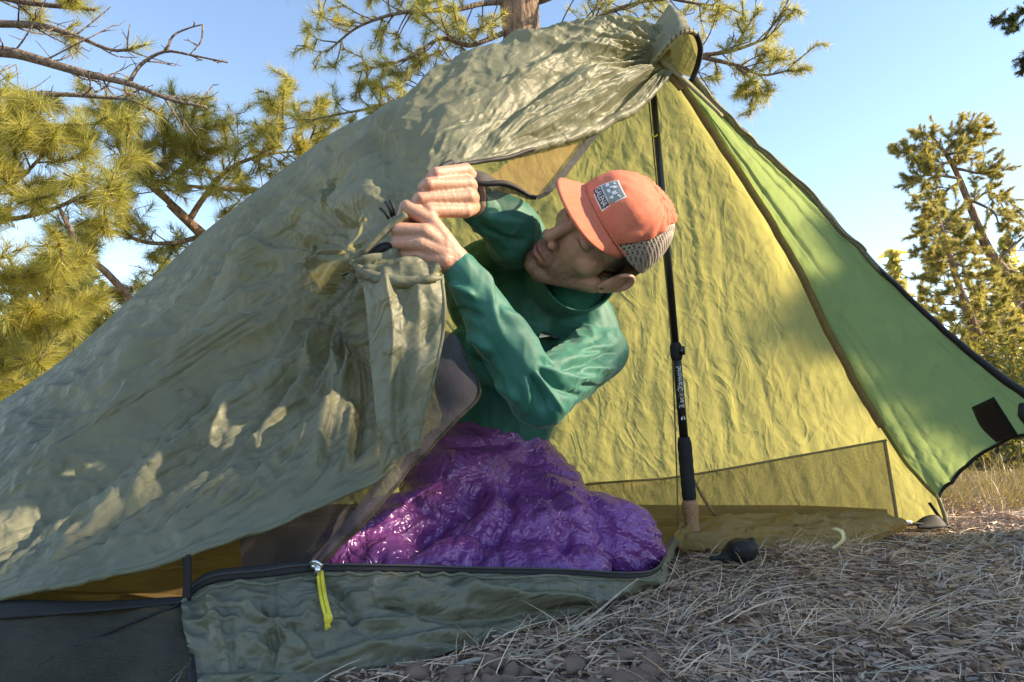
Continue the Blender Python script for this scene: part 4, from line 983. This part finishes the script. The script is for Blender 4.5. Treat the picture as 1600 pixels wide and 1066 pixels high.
# ------------------------------------------------------------------ small things on the ground
def stuff_sack(c):
    t = Soup(); t.ell(c + (0, 0, .022), (.034, .026, .022)); t.capsule(c + (0.01, 0, .03), c + (.02, 0, .042), .016, .008); t.capsule(c + (-.02, -.004, .012), c + (-.055, -.006, .008), .010, .005)
    V, F = t.grown(.003, 3); N_ = vnormals(V, F); V = V + N_ * (.004 * noise(V, 60, 5))[:, None]
    o = mesh_obj('stuff_sack', V, F, M['black']); tag(o, 'small black cloth bag lying at the foot of the tan tent wall', 'bag')
stuff_sack(W(1158, 884, 1.32) * (1, 1, 0))
def stick(name, pts, r, label, mat='stick'):
    p = catmull(WL(pts), 24); o = Soup().tube(p, np.linspace(r, r * .4, 24) * (1 + .2 * noise(p, 60, 2)), 7).obj(name, M[mat]); tag(o, label, 'stick'); return o
stick('stick', [(705, 1044, .80), (740, 1032, .81), (775, 1030, .815), (803, 1018, .835)], .0034, 'pale crooked stick lying against the front tent wall')
stick('stick', [(895, 985, .895), (935, 955, .92), (970, 925, .95), (998, 904, .965)], .0022, 'thin straw stalk leaning up against the green tent wall', 'stick')
stick('stick', [(1290, 880, 1.40), (1340, 874, 1.43), (1400, 862, 1.48), (1450, 853, 1.53)], .0065, 'dark broken stick on the sunny ground beyond the tent', 'foam')
def sunlit_gap():  # pale strip painted in for sunlit ground showing through an opening in the fabric
    g = ruled([(1300, 826, 1.395), (1312, 830, 1.39), (1316, 842, 1.385), (1300, 858, 1.37)], [(1308, 824, 1.40), (1319, 830, 1.40), (1320, 846, 1.39), (1303, 860, 1.38)], 4, 14)
    o = grid_obj('sunlit_gap_patch', g, M['cream'], tent); md = o.modifiers.new('t', 'SOLIDIFY'); md.thickness = .002
sunlit_gap()

r = np.random.default_rng(21)
def scatter(n, x0, x1, y0, y1, power=1.6, margin=0.0):
    """points in front of and beside the tent, denser where it is close"""
    out = []
    while sum(len(o) for o in out) < n:
        y = y0 + (y1 - y0) * r.random(n) ** power; x = (x0 + (x1 - x0) * r.random(n)) * (0.45 + 0.55 * y / y1) if False else x0 + (x1 - x0) * r.random(n)
        ok = y < tent_front(x) - margin
        ok |= (x > 1.15)
        ok &= np.abs(x) < 0.85 * y + 0.25
        out.append(np.stack([x[ok], y[ok]], 1))
    return np.concatenate(out)[:n]
# pine-needle litter and chips
P = scatter(34000, -0.6, 2.4, 0.55, 2.3); n = len(P); th = r.random(n) * 2 * np.pi
D = np.stack([np.cos(th), np.sin(th), 0.16 * r.normal(size=n)], 1)
V, F = strands(np.c_[P, ground_z(*P.T) + .002 + .006 * r.random(n)], D, r.uniform(.005, .028, n), r.uniform(.0012, .0050, n), .15 * r.normal(size=n), 2, .1, 1)
tag(mesh_obj('needle_litter', V, F, M['litter'], None, False), 'brown needles and bark chips covering the ground', 'litter', kind='stuff')
# dry grass, lying and tufted
P = scatter(2300, -0.5, 2.4, 0.6, 2.2, 1.3); n = len(P); th = r.random(n) * 2 * np.pi
D = np.stack([np.cos(th), np.sin(th), np.abs(.25 * r.normal(size=n))], 1); D /= np.linalg.norm(D, axis=1, keepdims=True)
V1, F1 = strands(np.c_[P, ground_z(*P.T) + .004 + .008 * r.random(n)], D, r.uniform(.02, .12, n), r.uniform(.0007, .0015, n), .45 * r.normal(size=n), 5, .25, 2)
C = np.concatenate([scatter(60, -0.3, 2.0, 0.75, 2.0, 1.0), WL([(830, 1040, .82), (1090, 900, 1.25), (1180, 880, 1.3), (1010, 960, 1.0), (1330, 880, 1.38), (1240, 870, 1.4), (1400, 1010, .95), (1250, 1030, .9), (1130, 960, 1.05), (1480, 940, 1.15)])[:, :2]])
k = 34; P = np.repeat(C, k, 0) + .018 * r.normal(size=(len(C) * k, 2)); n = len(P); th = r.random(n) * 2 * np.pi
D = np.stack([np.cos(th), np.sin(th), np.abs(r.normal(.75, .5, n))], 1); D /= np.linalg.norm(D, axis=1, keepdims=True)
V2, F2 = strands(np.c_[P, ground_z(*P.T)], D, r.uniform(.025, .10, n), r.uniform(.0009, .0018, n), .4 * r.normal(size=n), 5, .5, 3)
tag(mesh_obj('dry_grass', np.concatenate([V1, V2]), np.concatenate([F1, F2 + len(V1)]), M['dry_grass'], None, False), 'pale dry grass lying and standing in tufts', 'grass', kind='stuff')
# far grass, sunlit
n = 26000; y = 2.0 + 12 * r.random(n) ** 2; x = (r.random(n) * 2 - 1) * (y * .9 + .5); ok = (x > .9 + .02 * y) | (y > 2.4); x, y = x[ok], y[ok]; n = len(x)
th = r.random(n) * 2 * np.pi; D = np.stack([.5 * np.cos(th), .5 * np.sin(th), np.ones(n)], 1)
V, F = strands(np.stack([x, y, ground_z(x, y)], 1), D, r.uniform(.03, .12, n) * np.minimum(1 + .1 * y, 1.8), .0022 * np.maximum(1, y / 2.5), .3 * r.normal(size=n), 3, .3, 4)
M['meadow'] = foliage('meadow_grass', (0.34, 0.28, 0.115), (0.30, 0.24, 0.08), .3)
tag(mesh_obj('meadow_grass', V, F, M['meadow'], None, False), 'sunlit yellow grass on the ground behind the tent', 'grass', kind='stuff')
# pebbles and little cones: the larger ones singly, the rest as one sheet of grit
def lump(sd, rough=.5):
    bm = bmesh.new(); bmesh.ops.create_icosphere(bm, subdivisions=2, radius=1)
    Vv = np.array([v.co[:] for v in bm.verts]); Ff = np.array([[v.index for v in f_.verts] for f_ in bm.faces]); bm.free()
    Vv = Vv * (1 + rough * noise(Vv, 1.3, sd) + .16 * noise(Vv, 3.4, sd + 5))[:, None]; return Vv, Ff
lumps = [lump(k) for k in range(6)]
def lump_mesh(k):
    o = mesh_obj('pebble', lumps[k][0], lumps[k][1], M['pebble'], None, True); return o
protos = [lump_mesh(k) for k in range(6)]
big = np.array([W(px_, 533 + FPX * math.tan(PITCH + math.atan(CAM_H / y_)), y_)[:2] for px_, y_ in zip(r.uniform(640, 1030, 60), r.uniform(.66, .82, 60))])
big = big[big[:, 1] < tent_front(big[:, 0]) - .015]
spots = np.concatenate([big, scatter(120, -0.1, 1.1, 0.66, 1.05, 1.0, .02)])
for i, (x, y) in enumerate(spots):
    o = protos[i] if i < 6 else protos[i % 6].copy()
    if i >= 6: COL.objects.link(o)
    sc = r.uniform(.008, .0135) if i < len(big) else r.uniform(.004, .0095)
    o.scale = (sc * r.uniform(.8, 1.4), sc, sc * r.uniform(.6, .95)); o.rotation_euler = (r.normal() * .4, r.normal() * .4, r.random() * 6.3)
    o.location = (x, y, float(ground_z(x, y)) + sc * .55)
    tag(o, 'small brown pebble lying among the dry needles', 'pebble', 'pebbles on the needle litter')
P = scatter(5200, -0.4, 2.0, 0.6, 1.9, 1.3); Vs, Fs, nn_ = [], [], 0
Vl, Fl = lump(9); bm = bmesh.new(); bmesh.ops.create_icosphere(bm, subdivisions=1, radius=1); Vl = np.array([v.co[:] for v in bm.verts]); Fl = np.array([[v.index for v in f_.verts] for f_ in bm.faces]); bm.free()
sc = r.uniform(.0014, .0048, len(P))
Va = Vl[None] * (1 + .35 * r.normal(size=(len(P), len(Vl), 1))) * sc[:, None, None] * np.stack([r.uniform(.7, 1.5, len(P)), r.uniform(.7, 1.3, len(P)), r.uniform(.5, .9, len(P))], 1)[:, None]
Va = Va + np.c_[P, ground_z(*P.T) + .001][:, None]
Fa = (Fl[None] + (np.arange(len(P)) * len(Vl))[:, None, None]).reshape(-1, 3)
tag(mesh_obj('grit', Va.reshape(-1, 3), Fa, M['litter'], None, True), 'fine grit and bark crumbs on the ground', 'grit', kind='stuff')

# ------------------------------------------------------------------ trees
class Tree:
    def __init__(s, name, label, group, base, seed, needle='needles', width=.0050, nlen=.10, per=90):
        s.root = thing(name, label, 'tree', tuple(base), group); s.r = np.random.default_rng(seed)
        s.P, s.D, s.S = [], [], []; s.twigs = Soup(); s.needle, s.w, s.nlen, s.per = needle, width, nlen, per
    def trunk(s, pts, r, name='trunk', mat='bark', n=40):
        p = catmull(pts, n); rr = np.interp(np.linspace(0, 1, n), np.linspace(0, 1, len(r)), r) * (1 + .06 * noise(p, 6, 3))
        Soup().tube(p, rr, 14).obj(name, M[mat], s.root); return p
    def tuft(s, p, d, size):
        s.P.append(p); s.D.append(n3(d)); s.S.append(size)
    def limb(s, pts, r0, r1, nsub=10, sub=.6, tsize=.16, bare=0.0, start=.15, mat='twig', twigs=4, up=.25, flat=.5):
        r = s.r; n = max(16, int(nsub * 2)); p = catmull(pts, n)
        p = p + .02 * np.stack([noise(p, 3.1, 60 + k) for k in range(3)], -1)
        Soup().tube(p, np.linspace(r0, r1, n), 8).obj('limb', M[mat], s.root)
        T = n3(p[-1] - p[0])
        for k in range(nsub):
            t = start + (1 - start) * (k + r.random()) / nsub; i = min(int(t * (n - 1)), n - 2); a = p[i]
            T = n3(p[i + 1] - p[i]); rv = r.normal(size=3); rv[2] *= flat; rv = n3(rv - (rv @ T) * T)
            d = n3(T * r.uniform(.3, .9) + rv * .9 + np.array([0, 0, up * r.random()])); L = sub * r.uniform(.45, 1.05) * (1.15 - .55 * t)
            b = a + d * L * .5 + rv * .0; c = a + d * L + np.array([0, 0, up * .35 * L]) + .12 * L * r.normal(size=3)
            q = catmull(np.stack([a, b, c]), 7); s.twigs.tube(q, np.linspace(max(r1 * .8, .006), .0035, 7), 5)
            if r.random() < bare:
                for _ in range(3):
                    m_ = q[r.integers(2, 7)]; e = m_ + n3(d + 1.0 * r.normal(size=3)) * L * r.uniform(.2, .5)
                    s.twigs.tube(np.stack([m_, (m_ + e) / 2 + .03 * L * r.normal(size=3), e]), [.004, .003, .002], 4)
                continue
            s.tuft(c, c - q[-2], tsize * r.uniform(.8, 1.15))
            for _ in range(twigs):
                m_ = q[r.integers(2, 7)]; dd = n3(d * .7 + .8 * r.normal(size=3) + np.array([0, 0, .3])); e = m_ + dd * L * r.uniform(.2, .5)
                s.twigs.tube(np.stack([m_, (m_ + e) / 2 + .02 * r.normal(size=3), e]), [.0045, .004, .003], 4)
                s.tuft(e, dd, tsize * r.uniform(.7, 1.1))
        if bare < .9: s.tuft(p[-1], p[-1] - p[-2], tsize * 1.1)
    def done(s):
        if s.twigs.v: tag(s.twigs.obj('twigs', M['twig'], s.root), kind='stuff')
        if not s.P: return
        r = s.r; P, D, S = np.array(s.P), np.array(s.D), np.array(s.S); k = s.per; n = len(P) * k
        P, D, S = np.repeat(P, k, 0), np.repeat(D, k, 0), np.repeat(S, k)
        rv = r.normal(size=(n, 3)); rv -= (rv * D).sum(1, keepdims=True) * D; rv /= np.linalg.norm(rv, axis=1, keepdims=True)
        t = r.random(n) ** .8
        base = P - D * (S * (1 - t) * .95)[:, None]
        dr = D * r.uniform(.35, 1.1, n)[:, None] * (.6 + .6 * t)[:, None] + rv * r.uniform(.35, 1.0, n)[:, None]; dr /= np.linalg.norm(dr, axis=1, keepdims=True)
        tip = base + dr * (S * s.nlen / .16 * r.uniform(.75, 1.1, n))[:, None] - np.array([0, 0, 1]) * (S * .06)[:, None]
        wv = np.cross(dr, r.normal(size=(n, 3))); wv /= np.linalg.norm(wv, axis=1, keepdims=True); wv *= s.w / 2
        V = np.stack([base - wv, base + wv, tip], 1).reshape(-1, 3); F = np.arange(n * 3).reshape(-1, 3)
        mesh_obj('crown', V, F, M[s.needle], s.root, False)

GR = 'pines around the camp'
# big pine to the left: bare grey branches above, bright needles below
t = Tree('pine_tree', 'pine with bare grey upper branches and bright yellow-green needles left of the tent', GR, W(-330, 720, 4.6) * (1, 1, 0), 3, 'needles', .0036, .125, 120)
t.trunk(np.array([W(-330, 720, 4.6) * (1, 1, 0), W(-320, 200, 4.6), W(-300, -300, 4.6), W(-290, -800, 4.6)]), [.20, .17, .13, .05])
d = 4.3
t.limb(WL([(-300, 90, 4.5), (-100, 75, d), (0, 78, d), (60, 92, d), (140, 115, d), (205, 130, d), (262, 152, d), (325, 170, d)]), .055, .008, 16, .55, bare=1.0, start=.3)
t.limb(WL([(203, 128, d), (225, 100, d), (262, 82, d), (300, 87, d), (352, 97, d)]), .014, .005, 5, .2, bare=1.0)
t.limb(WL([(264, 82, d), (272, 55, d), (295, 42, d), (318, 35, d)]), .009, .004, 2, .1, bare=1.0)
t.limb(WL([(318, 36, d), (314, 62, d), (298, 86, d)]), .007, .004, 1, .1, bare=1.0)
t.limb(WL([(-300, 40, 4.6), (-50, 35, 4.5), (60, 42, 4.4), (120, 55, 4.4), (180, 80, 4.4), (230, 70, 4.4)]), .04, .006, 12, .55, bare=.85, start=.3)
t.limb(WL([(-300, 150, 4.5), (-50, 140, 4.3), (60, 148, 4.2), (150, 147, 4.2), (205, 152, 4.2), (250, 175, 4.2)]), .03, .006, 10, .4, bare=.85, start=.3)
t.limb(WL([(-300, -60, 4.6), (-60, -20, 4.5), (60, 5, 4.5), (150, 15, 4.5)]), .04, .01, 10, .5, .17, bare=.35, start=.3)
for pts, ns in (([(-300, 260, 4.3), (-60, 310, 3.9), (30, 280, 3.7), (95, 215, 3.6)], 13), ([(-300, 200, 4.3), (-60, 215, 3.9), (40, 200, 3.8), (130, 195, 3.7)], 13),
                ([(-300, 350, 4.3), (-60, 345, 3.9), (60, 335, 3.8), (150, 300, 3.7), (190, 320, 3.7)], 15), ([(-300, 420, 4.4), (-50, 440, 4.0), (40, 430, 3.9), (120, 420, 3.8)], 12),
                ([(-300, 520, 4.4), (-60, 520, 4.1), (30, 500, 4.0), (120, 490, 3.9)], 12), ([(-300, 600, 4.4), (-60, 590, 4.1), (30, 570, 4.0), (90, 520, 4.0)], 10), ([(-300, 650, 4.6), (-80, 640, 4.3), (0, 600, 4.2)], 8)):
    t.limb(WL(pts), .022, .007, int(ns * 1.25), .46, .180, bare=.08, start=.3, twigs=4)
t.done()
# second pine behind the foot of the tent
t = Tree('pine_tree', 'pine with orange-brown forked limbs behind the foot end of the tent', GR, W(420, 700, 6.0) * (1, 1, 0), 4, 'needles', .0038, .11, 85)
t.trunk(np.array([W(420, 700, 6.0) * (1, 1, 0), W(410, 520, 6.0), W(380, 430, 6.0), W(330, 380, 5.8), (W(265, 318, 5.6))]), [.09, .08, .06, .05, .035])
for pts, r0, ns, sb, ba in (([(265, 318, 5.6), (240, 290, 5.5), (232, 270, 5.5), (260, 250, 5.4), (320, 215, 5.4)], .04, 12, .5, .2), ([(445, 312, 5.6), (400, 298, 5.6), (330, 292, 5.5), (240, 282, 5.5)], .05, 10, .5, .3),
                    ([(300, 340, 5.7), (350, 270, 5.7), (420, 240, 5.7), (490, 235, 5.8)], .035, 14, .5, .1), ([(265, 318, 5.6), (200, 260, 5.4), (180, 210, 5.3), (190, 180, 5.2)], .03, 12, .5, .1),
                    ([(320, 370, 5.8), (240, 380, 5.6), (170, 360, 5.4), (110, 380, 5.3)], .03, 13, .5, .1), ([(380, 430, 6), (280, 440, 5.8), (200, 450, 5.6), (110, 470, 5.5)], .03, 13, .5, .15),
                    ([(360, 400, 5.9), (420, 350, 5.8), (470, 260, 5.8), (500, 180, 5.9)], .03, 13, .45, .1), ([(240, 290, 5.5), (290, 250, 5.5), (300, 200, 5.5), (310, 160, 5.5)], .02, 9, .4, .1),
                    ([(390, 480, 6), (250, 500, 5.8), (130, 540, 5.6), (40, 560, 5.5)], .03, 13, .5, .1), ([(400, 560, 6.1), (250, 560, 6), (100, 570, 5.8)], .03, 12, .5, .1), ([(430, 240, 5.8), (440, 190, 5.8), (430, 150, 5.8)], .015, 7, .35, .0)):
    t.limb(WL(pts), r0 * .8, .006, int(ns * 1.45), sb, .185, bare=ba, start=.15, twigs=5, mat='bark' if r0 > .034 else 'twig')
t.trunk(WL([(215, 478, 5.2), (170, 430, 5.1), (125, 385, 5.0), (80, 300, 5.0)]), [.022, .026, .02, .008], 'limb')
t.trunk(WL([(100, 580, 5.2), (75, 520, 5.1), (50, 455, 5.0), (-40, 430, 5.0)]), [.012, .017, .02, .022], 'limb')
t.done()
# pine right behind the tent with the thick trunk
t = Tree('pine_tree', 'pine with thick scaly reddish trunk right behind the tent ridge', GR, W(840, 700, 5.2) * (1, 1, 0), 5, 'needles', .0036, .105, 85)
t.trunk(np.array([W(840, 700, 5.2) * (1, 1, 0), W(826, 300, 5.2), W(817, 90, 5.2), W(810, -20, 5.2), W(800, -300, 5.2), W(790, -700, 5.2)]), [.19, .165, .15, .165, .13, .05], n=80)
for pts, r0, ns, sb, ba in (([(795, 92, 5.2), (740, 112, 5.1), (680, 138, 5.0), (600, 165, 5.0), (500, 185, 5.0)], .035, 16, .5, .15), ([(800, 40, 5.2), (740, 70, 5.0), (690, 60, 4.9), (640, 90, 4.9), (560, 110, 4.9)], .03, 16, .5, .25),
                    ([(795, 0, 5.2), (720, 15, 5.0), (640, 20, 4.9), (570, 40, 4.9), (510, 80, 4.9)], .03, 17, .5, .2), ([(800, -60, 5.2), (700, -60, 5), (600, -30, 4.9), (480, -10, 4.9)], .03, 13, .5, .1), 
                    ([(840, 60, 5.2), (900, 40, 5.1), (980, 10, 5.0), (1040, 0, 5.0)], .035, 13, .5, .15), ([(840, 0, 5.2), (940, -30, 5.1), (1060, 0, 5.0), (1150, 15, 5.0)], .03, 14, .45, .1),
                    ([(1000, 110, 5.1), (1085, 88, 5.0), (1150, 78, 5.0), (1200, 60, 5.0), (1215, 45, 5.0)], .03, 13, .4, .15), ([(1095, 88, 5.0), (1150, 100, 5.0), (1190, 118, 5.0), (1240, 108, 5.0)], .022, 10, .32, .1),
                    ([(1150, 102, 5.0), (1175, 125, 5.0), (1195, 148, 5.0)], .012, 5, .25, .1), ([(840, 90, 5.2), (940, 110, 5.1), (1000, 110, 5.1)], .05, 4, .4, .3), ([(700, 130, 5.0), (640, 160, 5.0), (590, 195, 5.0)], .018, 8, .35, .05)):
    t.limb(WL(pts), r0 * .8, .006, int(ns * 1.2), sb * 1.1, .150, bare=ba, start=.15, twigs=3)
t.done()
# two pale trees away to the right
t = Tree('fir_tree', 'tall thin leaning fir with ragged bent top beyond the right tent edge', GR, W(1680, 660, 10) * (1, 1, 0), 6, 'needles_pale', .0075, .10, 75)
tp_ = t.trunk(np.array([W(1690, 690, 10) * (1, 1, 0), W(1655, 560, 10), W(1592, 455, 10), W(1545, 392, 10), W(1515, 320, 10), W(1490, 260, 10), W(1468, 228, 10), W(1450, 205, 10)]), [.12, .11, .09, .075, .06, .045, .03, .012])
for pts, ns in (([(1592, 455, 10), (1540, 480, 9.8), (1500, 490, 9.8)], 9), ([(1600, 465, 10), (1650, 440, 10)], 7), ([(1545, 392, 10), (1500, 370, 9.9), (1465, 345, 9.8)], 10), ([(1560, 410, 10), (1600, 370, 10), (1640, 350, 10)], 9),
                ([(1525, 345, 10), (1480, 335, 9.9), (1450, 318, 9.8)], 10), ([(1515, 320, 10), (1545, 300, 10), (1580, 340, 10)], 8), ([(1500, 280, 10), (1450, 275, 9.9), (1430, 277, 9.8)], 9), ([(1495, 265, 10), (1530, 270, 10), (1555, 262, 10)], 8),
                ([(1478, 240, 10), (1440, 245, 10), (1400, 235, 10)], 11), ([(1468, 228, 10), (1450, 222, 10), (1440, 210, 10)], 8), ([(1490, 262, 10), (1515, 230, 10), (1535, 195, 10)], 11), ([(1475, 235, 10), (1500, 215, 10), (1530, 205, 10)], 9),
                ([(1540, 390, 10), (1570, 430, 10), (1530, 440, 10)], 7), ([(1620, 500, 10), (1560, 520, 10), (1510, 560, 10)], 9), ([(1530, 370, 10), (1490, 400, 10.2), (1470, 420, 10.2)], 8), ([(1500, 285, 10), (1480, 300, 10.3), (1470, 330, 10.3)], 8), ([(1570, 425, 10), (1610, 430, 9.6), (1640, 460, 9.6)], 8), ([(1510, 310, 10), (1550, 330, 9.7), (1560, 360, 9.7)], 7), ([(1485, 250, 10), (1465, 262, 9.6), (1445, 262, 9.6)], 8), ([(1480, 240, 10), (1495, 240, 9.6), (1500, 255, 9.6)], 7), ([(1600, 470, 10), (1570, 500, 9.5), (1555, 540, 9.5)], 9), ([(1640, 530, 10), (1600, 560, 9.5), (1580, 600, 9.5)], 9)):
    t.limb(WL(pts), .024, .008, int(ns * 1.25), .42, .125, bare=.08, start=.2, up=.1, twigs=6)
t.done()
t = Tree('fir_tree', 'smaller pale fir growing just in front of the leaning one', GR, W(1600, 690, 8.5) * (1, 1, 0), 8, 'needles_pale', .0065, .095, 75)
t.trunk(np.array([W(1610, 700, 8.5) * (1, 1, 0), W(1560, 590, 8.5), W(1530, 530, 8.5), W(1505, 465, 8.5), W(1485, 405, 8.5), W(1462, 322, 8.5)]), [.09, .07, .06, .045, .03, .01])
for k in range(30):
    a = k / 30; yy = 335 + 260 * a; xx = np.interp(yy, [322, 405, 465, 530, 590], [1462, 1485, 1505, 1530, 1560]); sgn = 1 if k % 2 else -1; ln = 22 + 62 * a ** .8
    t.limb(WL([(xx, yy, 8.5), (xx + sgn * ln * .5, yy + 4, 8.5 + .3 * math.sin(k * 2.1)), (xx + sgn * ln, yy - 6, 8.5 + .55 * math.sin(k * 2.1))]), .012, .005, 6, .28, .12, bare=.0, start=.1, twigs=5)
t.done()
# fir whose twig ends hang into the upper right corner
t = Tree('fir_tree', 'dark fir twig reaching in above the leaning fir', GR, W(2150, 600, 4.6) * (1, 1, 0), 9, 'needles_dark', .0042, .05, 150)
t.trunk(np.array([W(2150, 600, 4.6) * (1, 1, 0), W(2150, 200, 4.6), W(2140, -300, 4.6)]), [.12, .10, .07])
t.limb(WL([(2140, -60, 4.6), (1850, -20, 4.1), (1680, -5, 3.8), (1600, 22, 3.7), (1568, 34, 3.7)]), .03, .005, 12, .22, .13, start=.6, twigs=3)
t.limb(WL([(2140, 60, 4.6), (1850, 70, 4.1), (1690, 80, 3.8), (1610, 84, 3.7), (1582, 100, 3.7)]), .03, .005, 9, .16, .12, start=.6, twigs=2)
t.done()
# young pine to the right of the camp: its shade lies over the foreground
def shade_pine(x, y, h, rad, seed, label, k0=.45, sub=.36):
    t = Tree('pine_tree', label, GR, (x, y, 0), seed, 'needles_dark', .012, .14, 60)
    t.trunk(np.array([(x, y, 0), (x, y, h * .5), (x, y - .03, h)]), [.07, .06, .012])
    for k in range(56):
        a = k / 56; z = .3 + (h - .45) * a; L = rad * (1 - k0 * a ** 2.5); th = k * 2.4
        b = np.array([x, y, z]); e = b + np.array([math.cos(th) * L * .7, math.sin(th) * L, .12])
        t.limb(np.stack([b, (b + e) / 2 + (0, 0, .03), e]), .02, .007, 8, sub, .19 * min(1, sub / .3), start=.15, twigs=4)
    t.done()
shade_pine(5.0, -.72, 3.50, 1.25, 12, 'broad young pine standing off to the right of the camp')
shade_pine(5.1, .46, 3.36, .28, 15, 'thin young pine growing against the broad one', .1, .24)
shade_pine(5.3, .64, 3.00, .55, 13, 'small bushy young pine in front of the slender one', .25, .30)
shade_pine(5.7, 1.27, 3.42, .25, 14, 'slender young pine at the end of the row off to the right', .1, .24)
# shrubs in the sun beyond the tent's right corner
def shrub(base, rx, rz, seed, n=2600, mat='bush', label='', group='shrubs beyond the tent'):
    r = np.random.default_rng(seed); root = thing('shrub', label, 'shrub', tuple(base), group)
    st = Soup(); tips = []
    for k in range(16):
        th, el = r.random() * 6.28, r.uniform(.25, 1.4); e = base + np.array([math.cos(th) * math.cos(el) * rx, math.sin(th) * math.cos(el) * rx, math.sin(el) * rz]) * r.uniform(.6, 1)
        st.tube(np.stack([base, (base + e) / 2 + .06 * rx * r.normal(size=3), e]), [.012, .008, .003], 5, 6); tips += [base + (e - base) * f_ for f_ in (.45, .7, .9, 1.0)]
    tag(st.obj('stems', M['twig'], root), kind='stuff'); tips = np.array(tips)
    c = tips[r.integers(0, len(tips), n)] + r.normal(size=(n, 3)) * .10 * rx; c[:, 2] = np.abs(c[:, 2])
    u = r.normal(size=(n, 3)); u /= np.linalg.norm(u, axis=1, keepdims=True); w = np.cross(u, r.normal(size=(n, 3))); w /= np.linalg.norm(w, axis=1, keepdims=True)
    s_ = r.uniform(.018, .04, n)[:, None] * max(.7, rx)
    V = np.stack([c - u * s_ * .9, c + w * s_ * .42, c + u * s_, c - w * s_ * .42], 1).reshape(-1, 3)
    mesh_obj('leaves', V, np.arange(n * 4).reshape(-1, 4), M[mat], root, False)
for i, (px, dd, rx, rz, lb) in enumerate(((1535, 3.7, .62, .36, 'low yellow-green shrub showing under the raised tent hem'), (1640, 4.6, .8, .75, 'rounded yellow shrub at the foot of the smaller fir'), (1570, 8.0, 1.1, 1.3, 'taller yellow shrub behind the rounded one'),
                                          (1420, 7.0, 1.0, .9, 'shrub mostly hidden behind the right tent panel'), (1760, 7.0, 1.2, 1.3, 'broad shrub beside the leaning fir trunk'), (40, 7.2, 1.3, 1.1, 'shrub under the left pine'), (-120, 6.5, 1.4, 1.3, 'wide shrub at the trunk of the left pine'))):
    b = W(px, 700, dd) * (1, 1, 0) + np.array([0, 0, float(ground_z(W(px, 700, dd)[0], dd))]); shrub(b, rx, rz, 30 + i, 3600, 'bush', lb)
# distant wood
r2 = np.random.default_rng(77)
V_, n_t = [], 0
for k in range(150):
    y = r2.uniform(20, 60); x = r2.uniform(-1.3, 1.3) * y; h = r2.uniform(3.0, 7.0) * (.6 + y / 60); m = 900
    a = r2.random(m) ** .7; rad_ = h * .22 * a * r2.random(m) ** .5; th = r2.random(m) * 6.28
    c = np.stack([x + rad_ * np.cos(th), y + rad_ * np.sin(th), h * (1 - a) + .1], 1); u = r2.normal(size=(m, 3)); w = r2.normal(size=(m, 3)); s_ = .16
    V_.append(np.stack([c - u * s_, c + u * s_, c + w * s_], 1).reshape(-1, 3))
V_ = np.concatenate(V_)
tag(mesh_obj('far_wood', V_, np.arange(len(V_)).reshape(-1, 3), M['needles_pale'], None, False), 'distant conifer wood behind the camp', 'wood', kind='stuff')
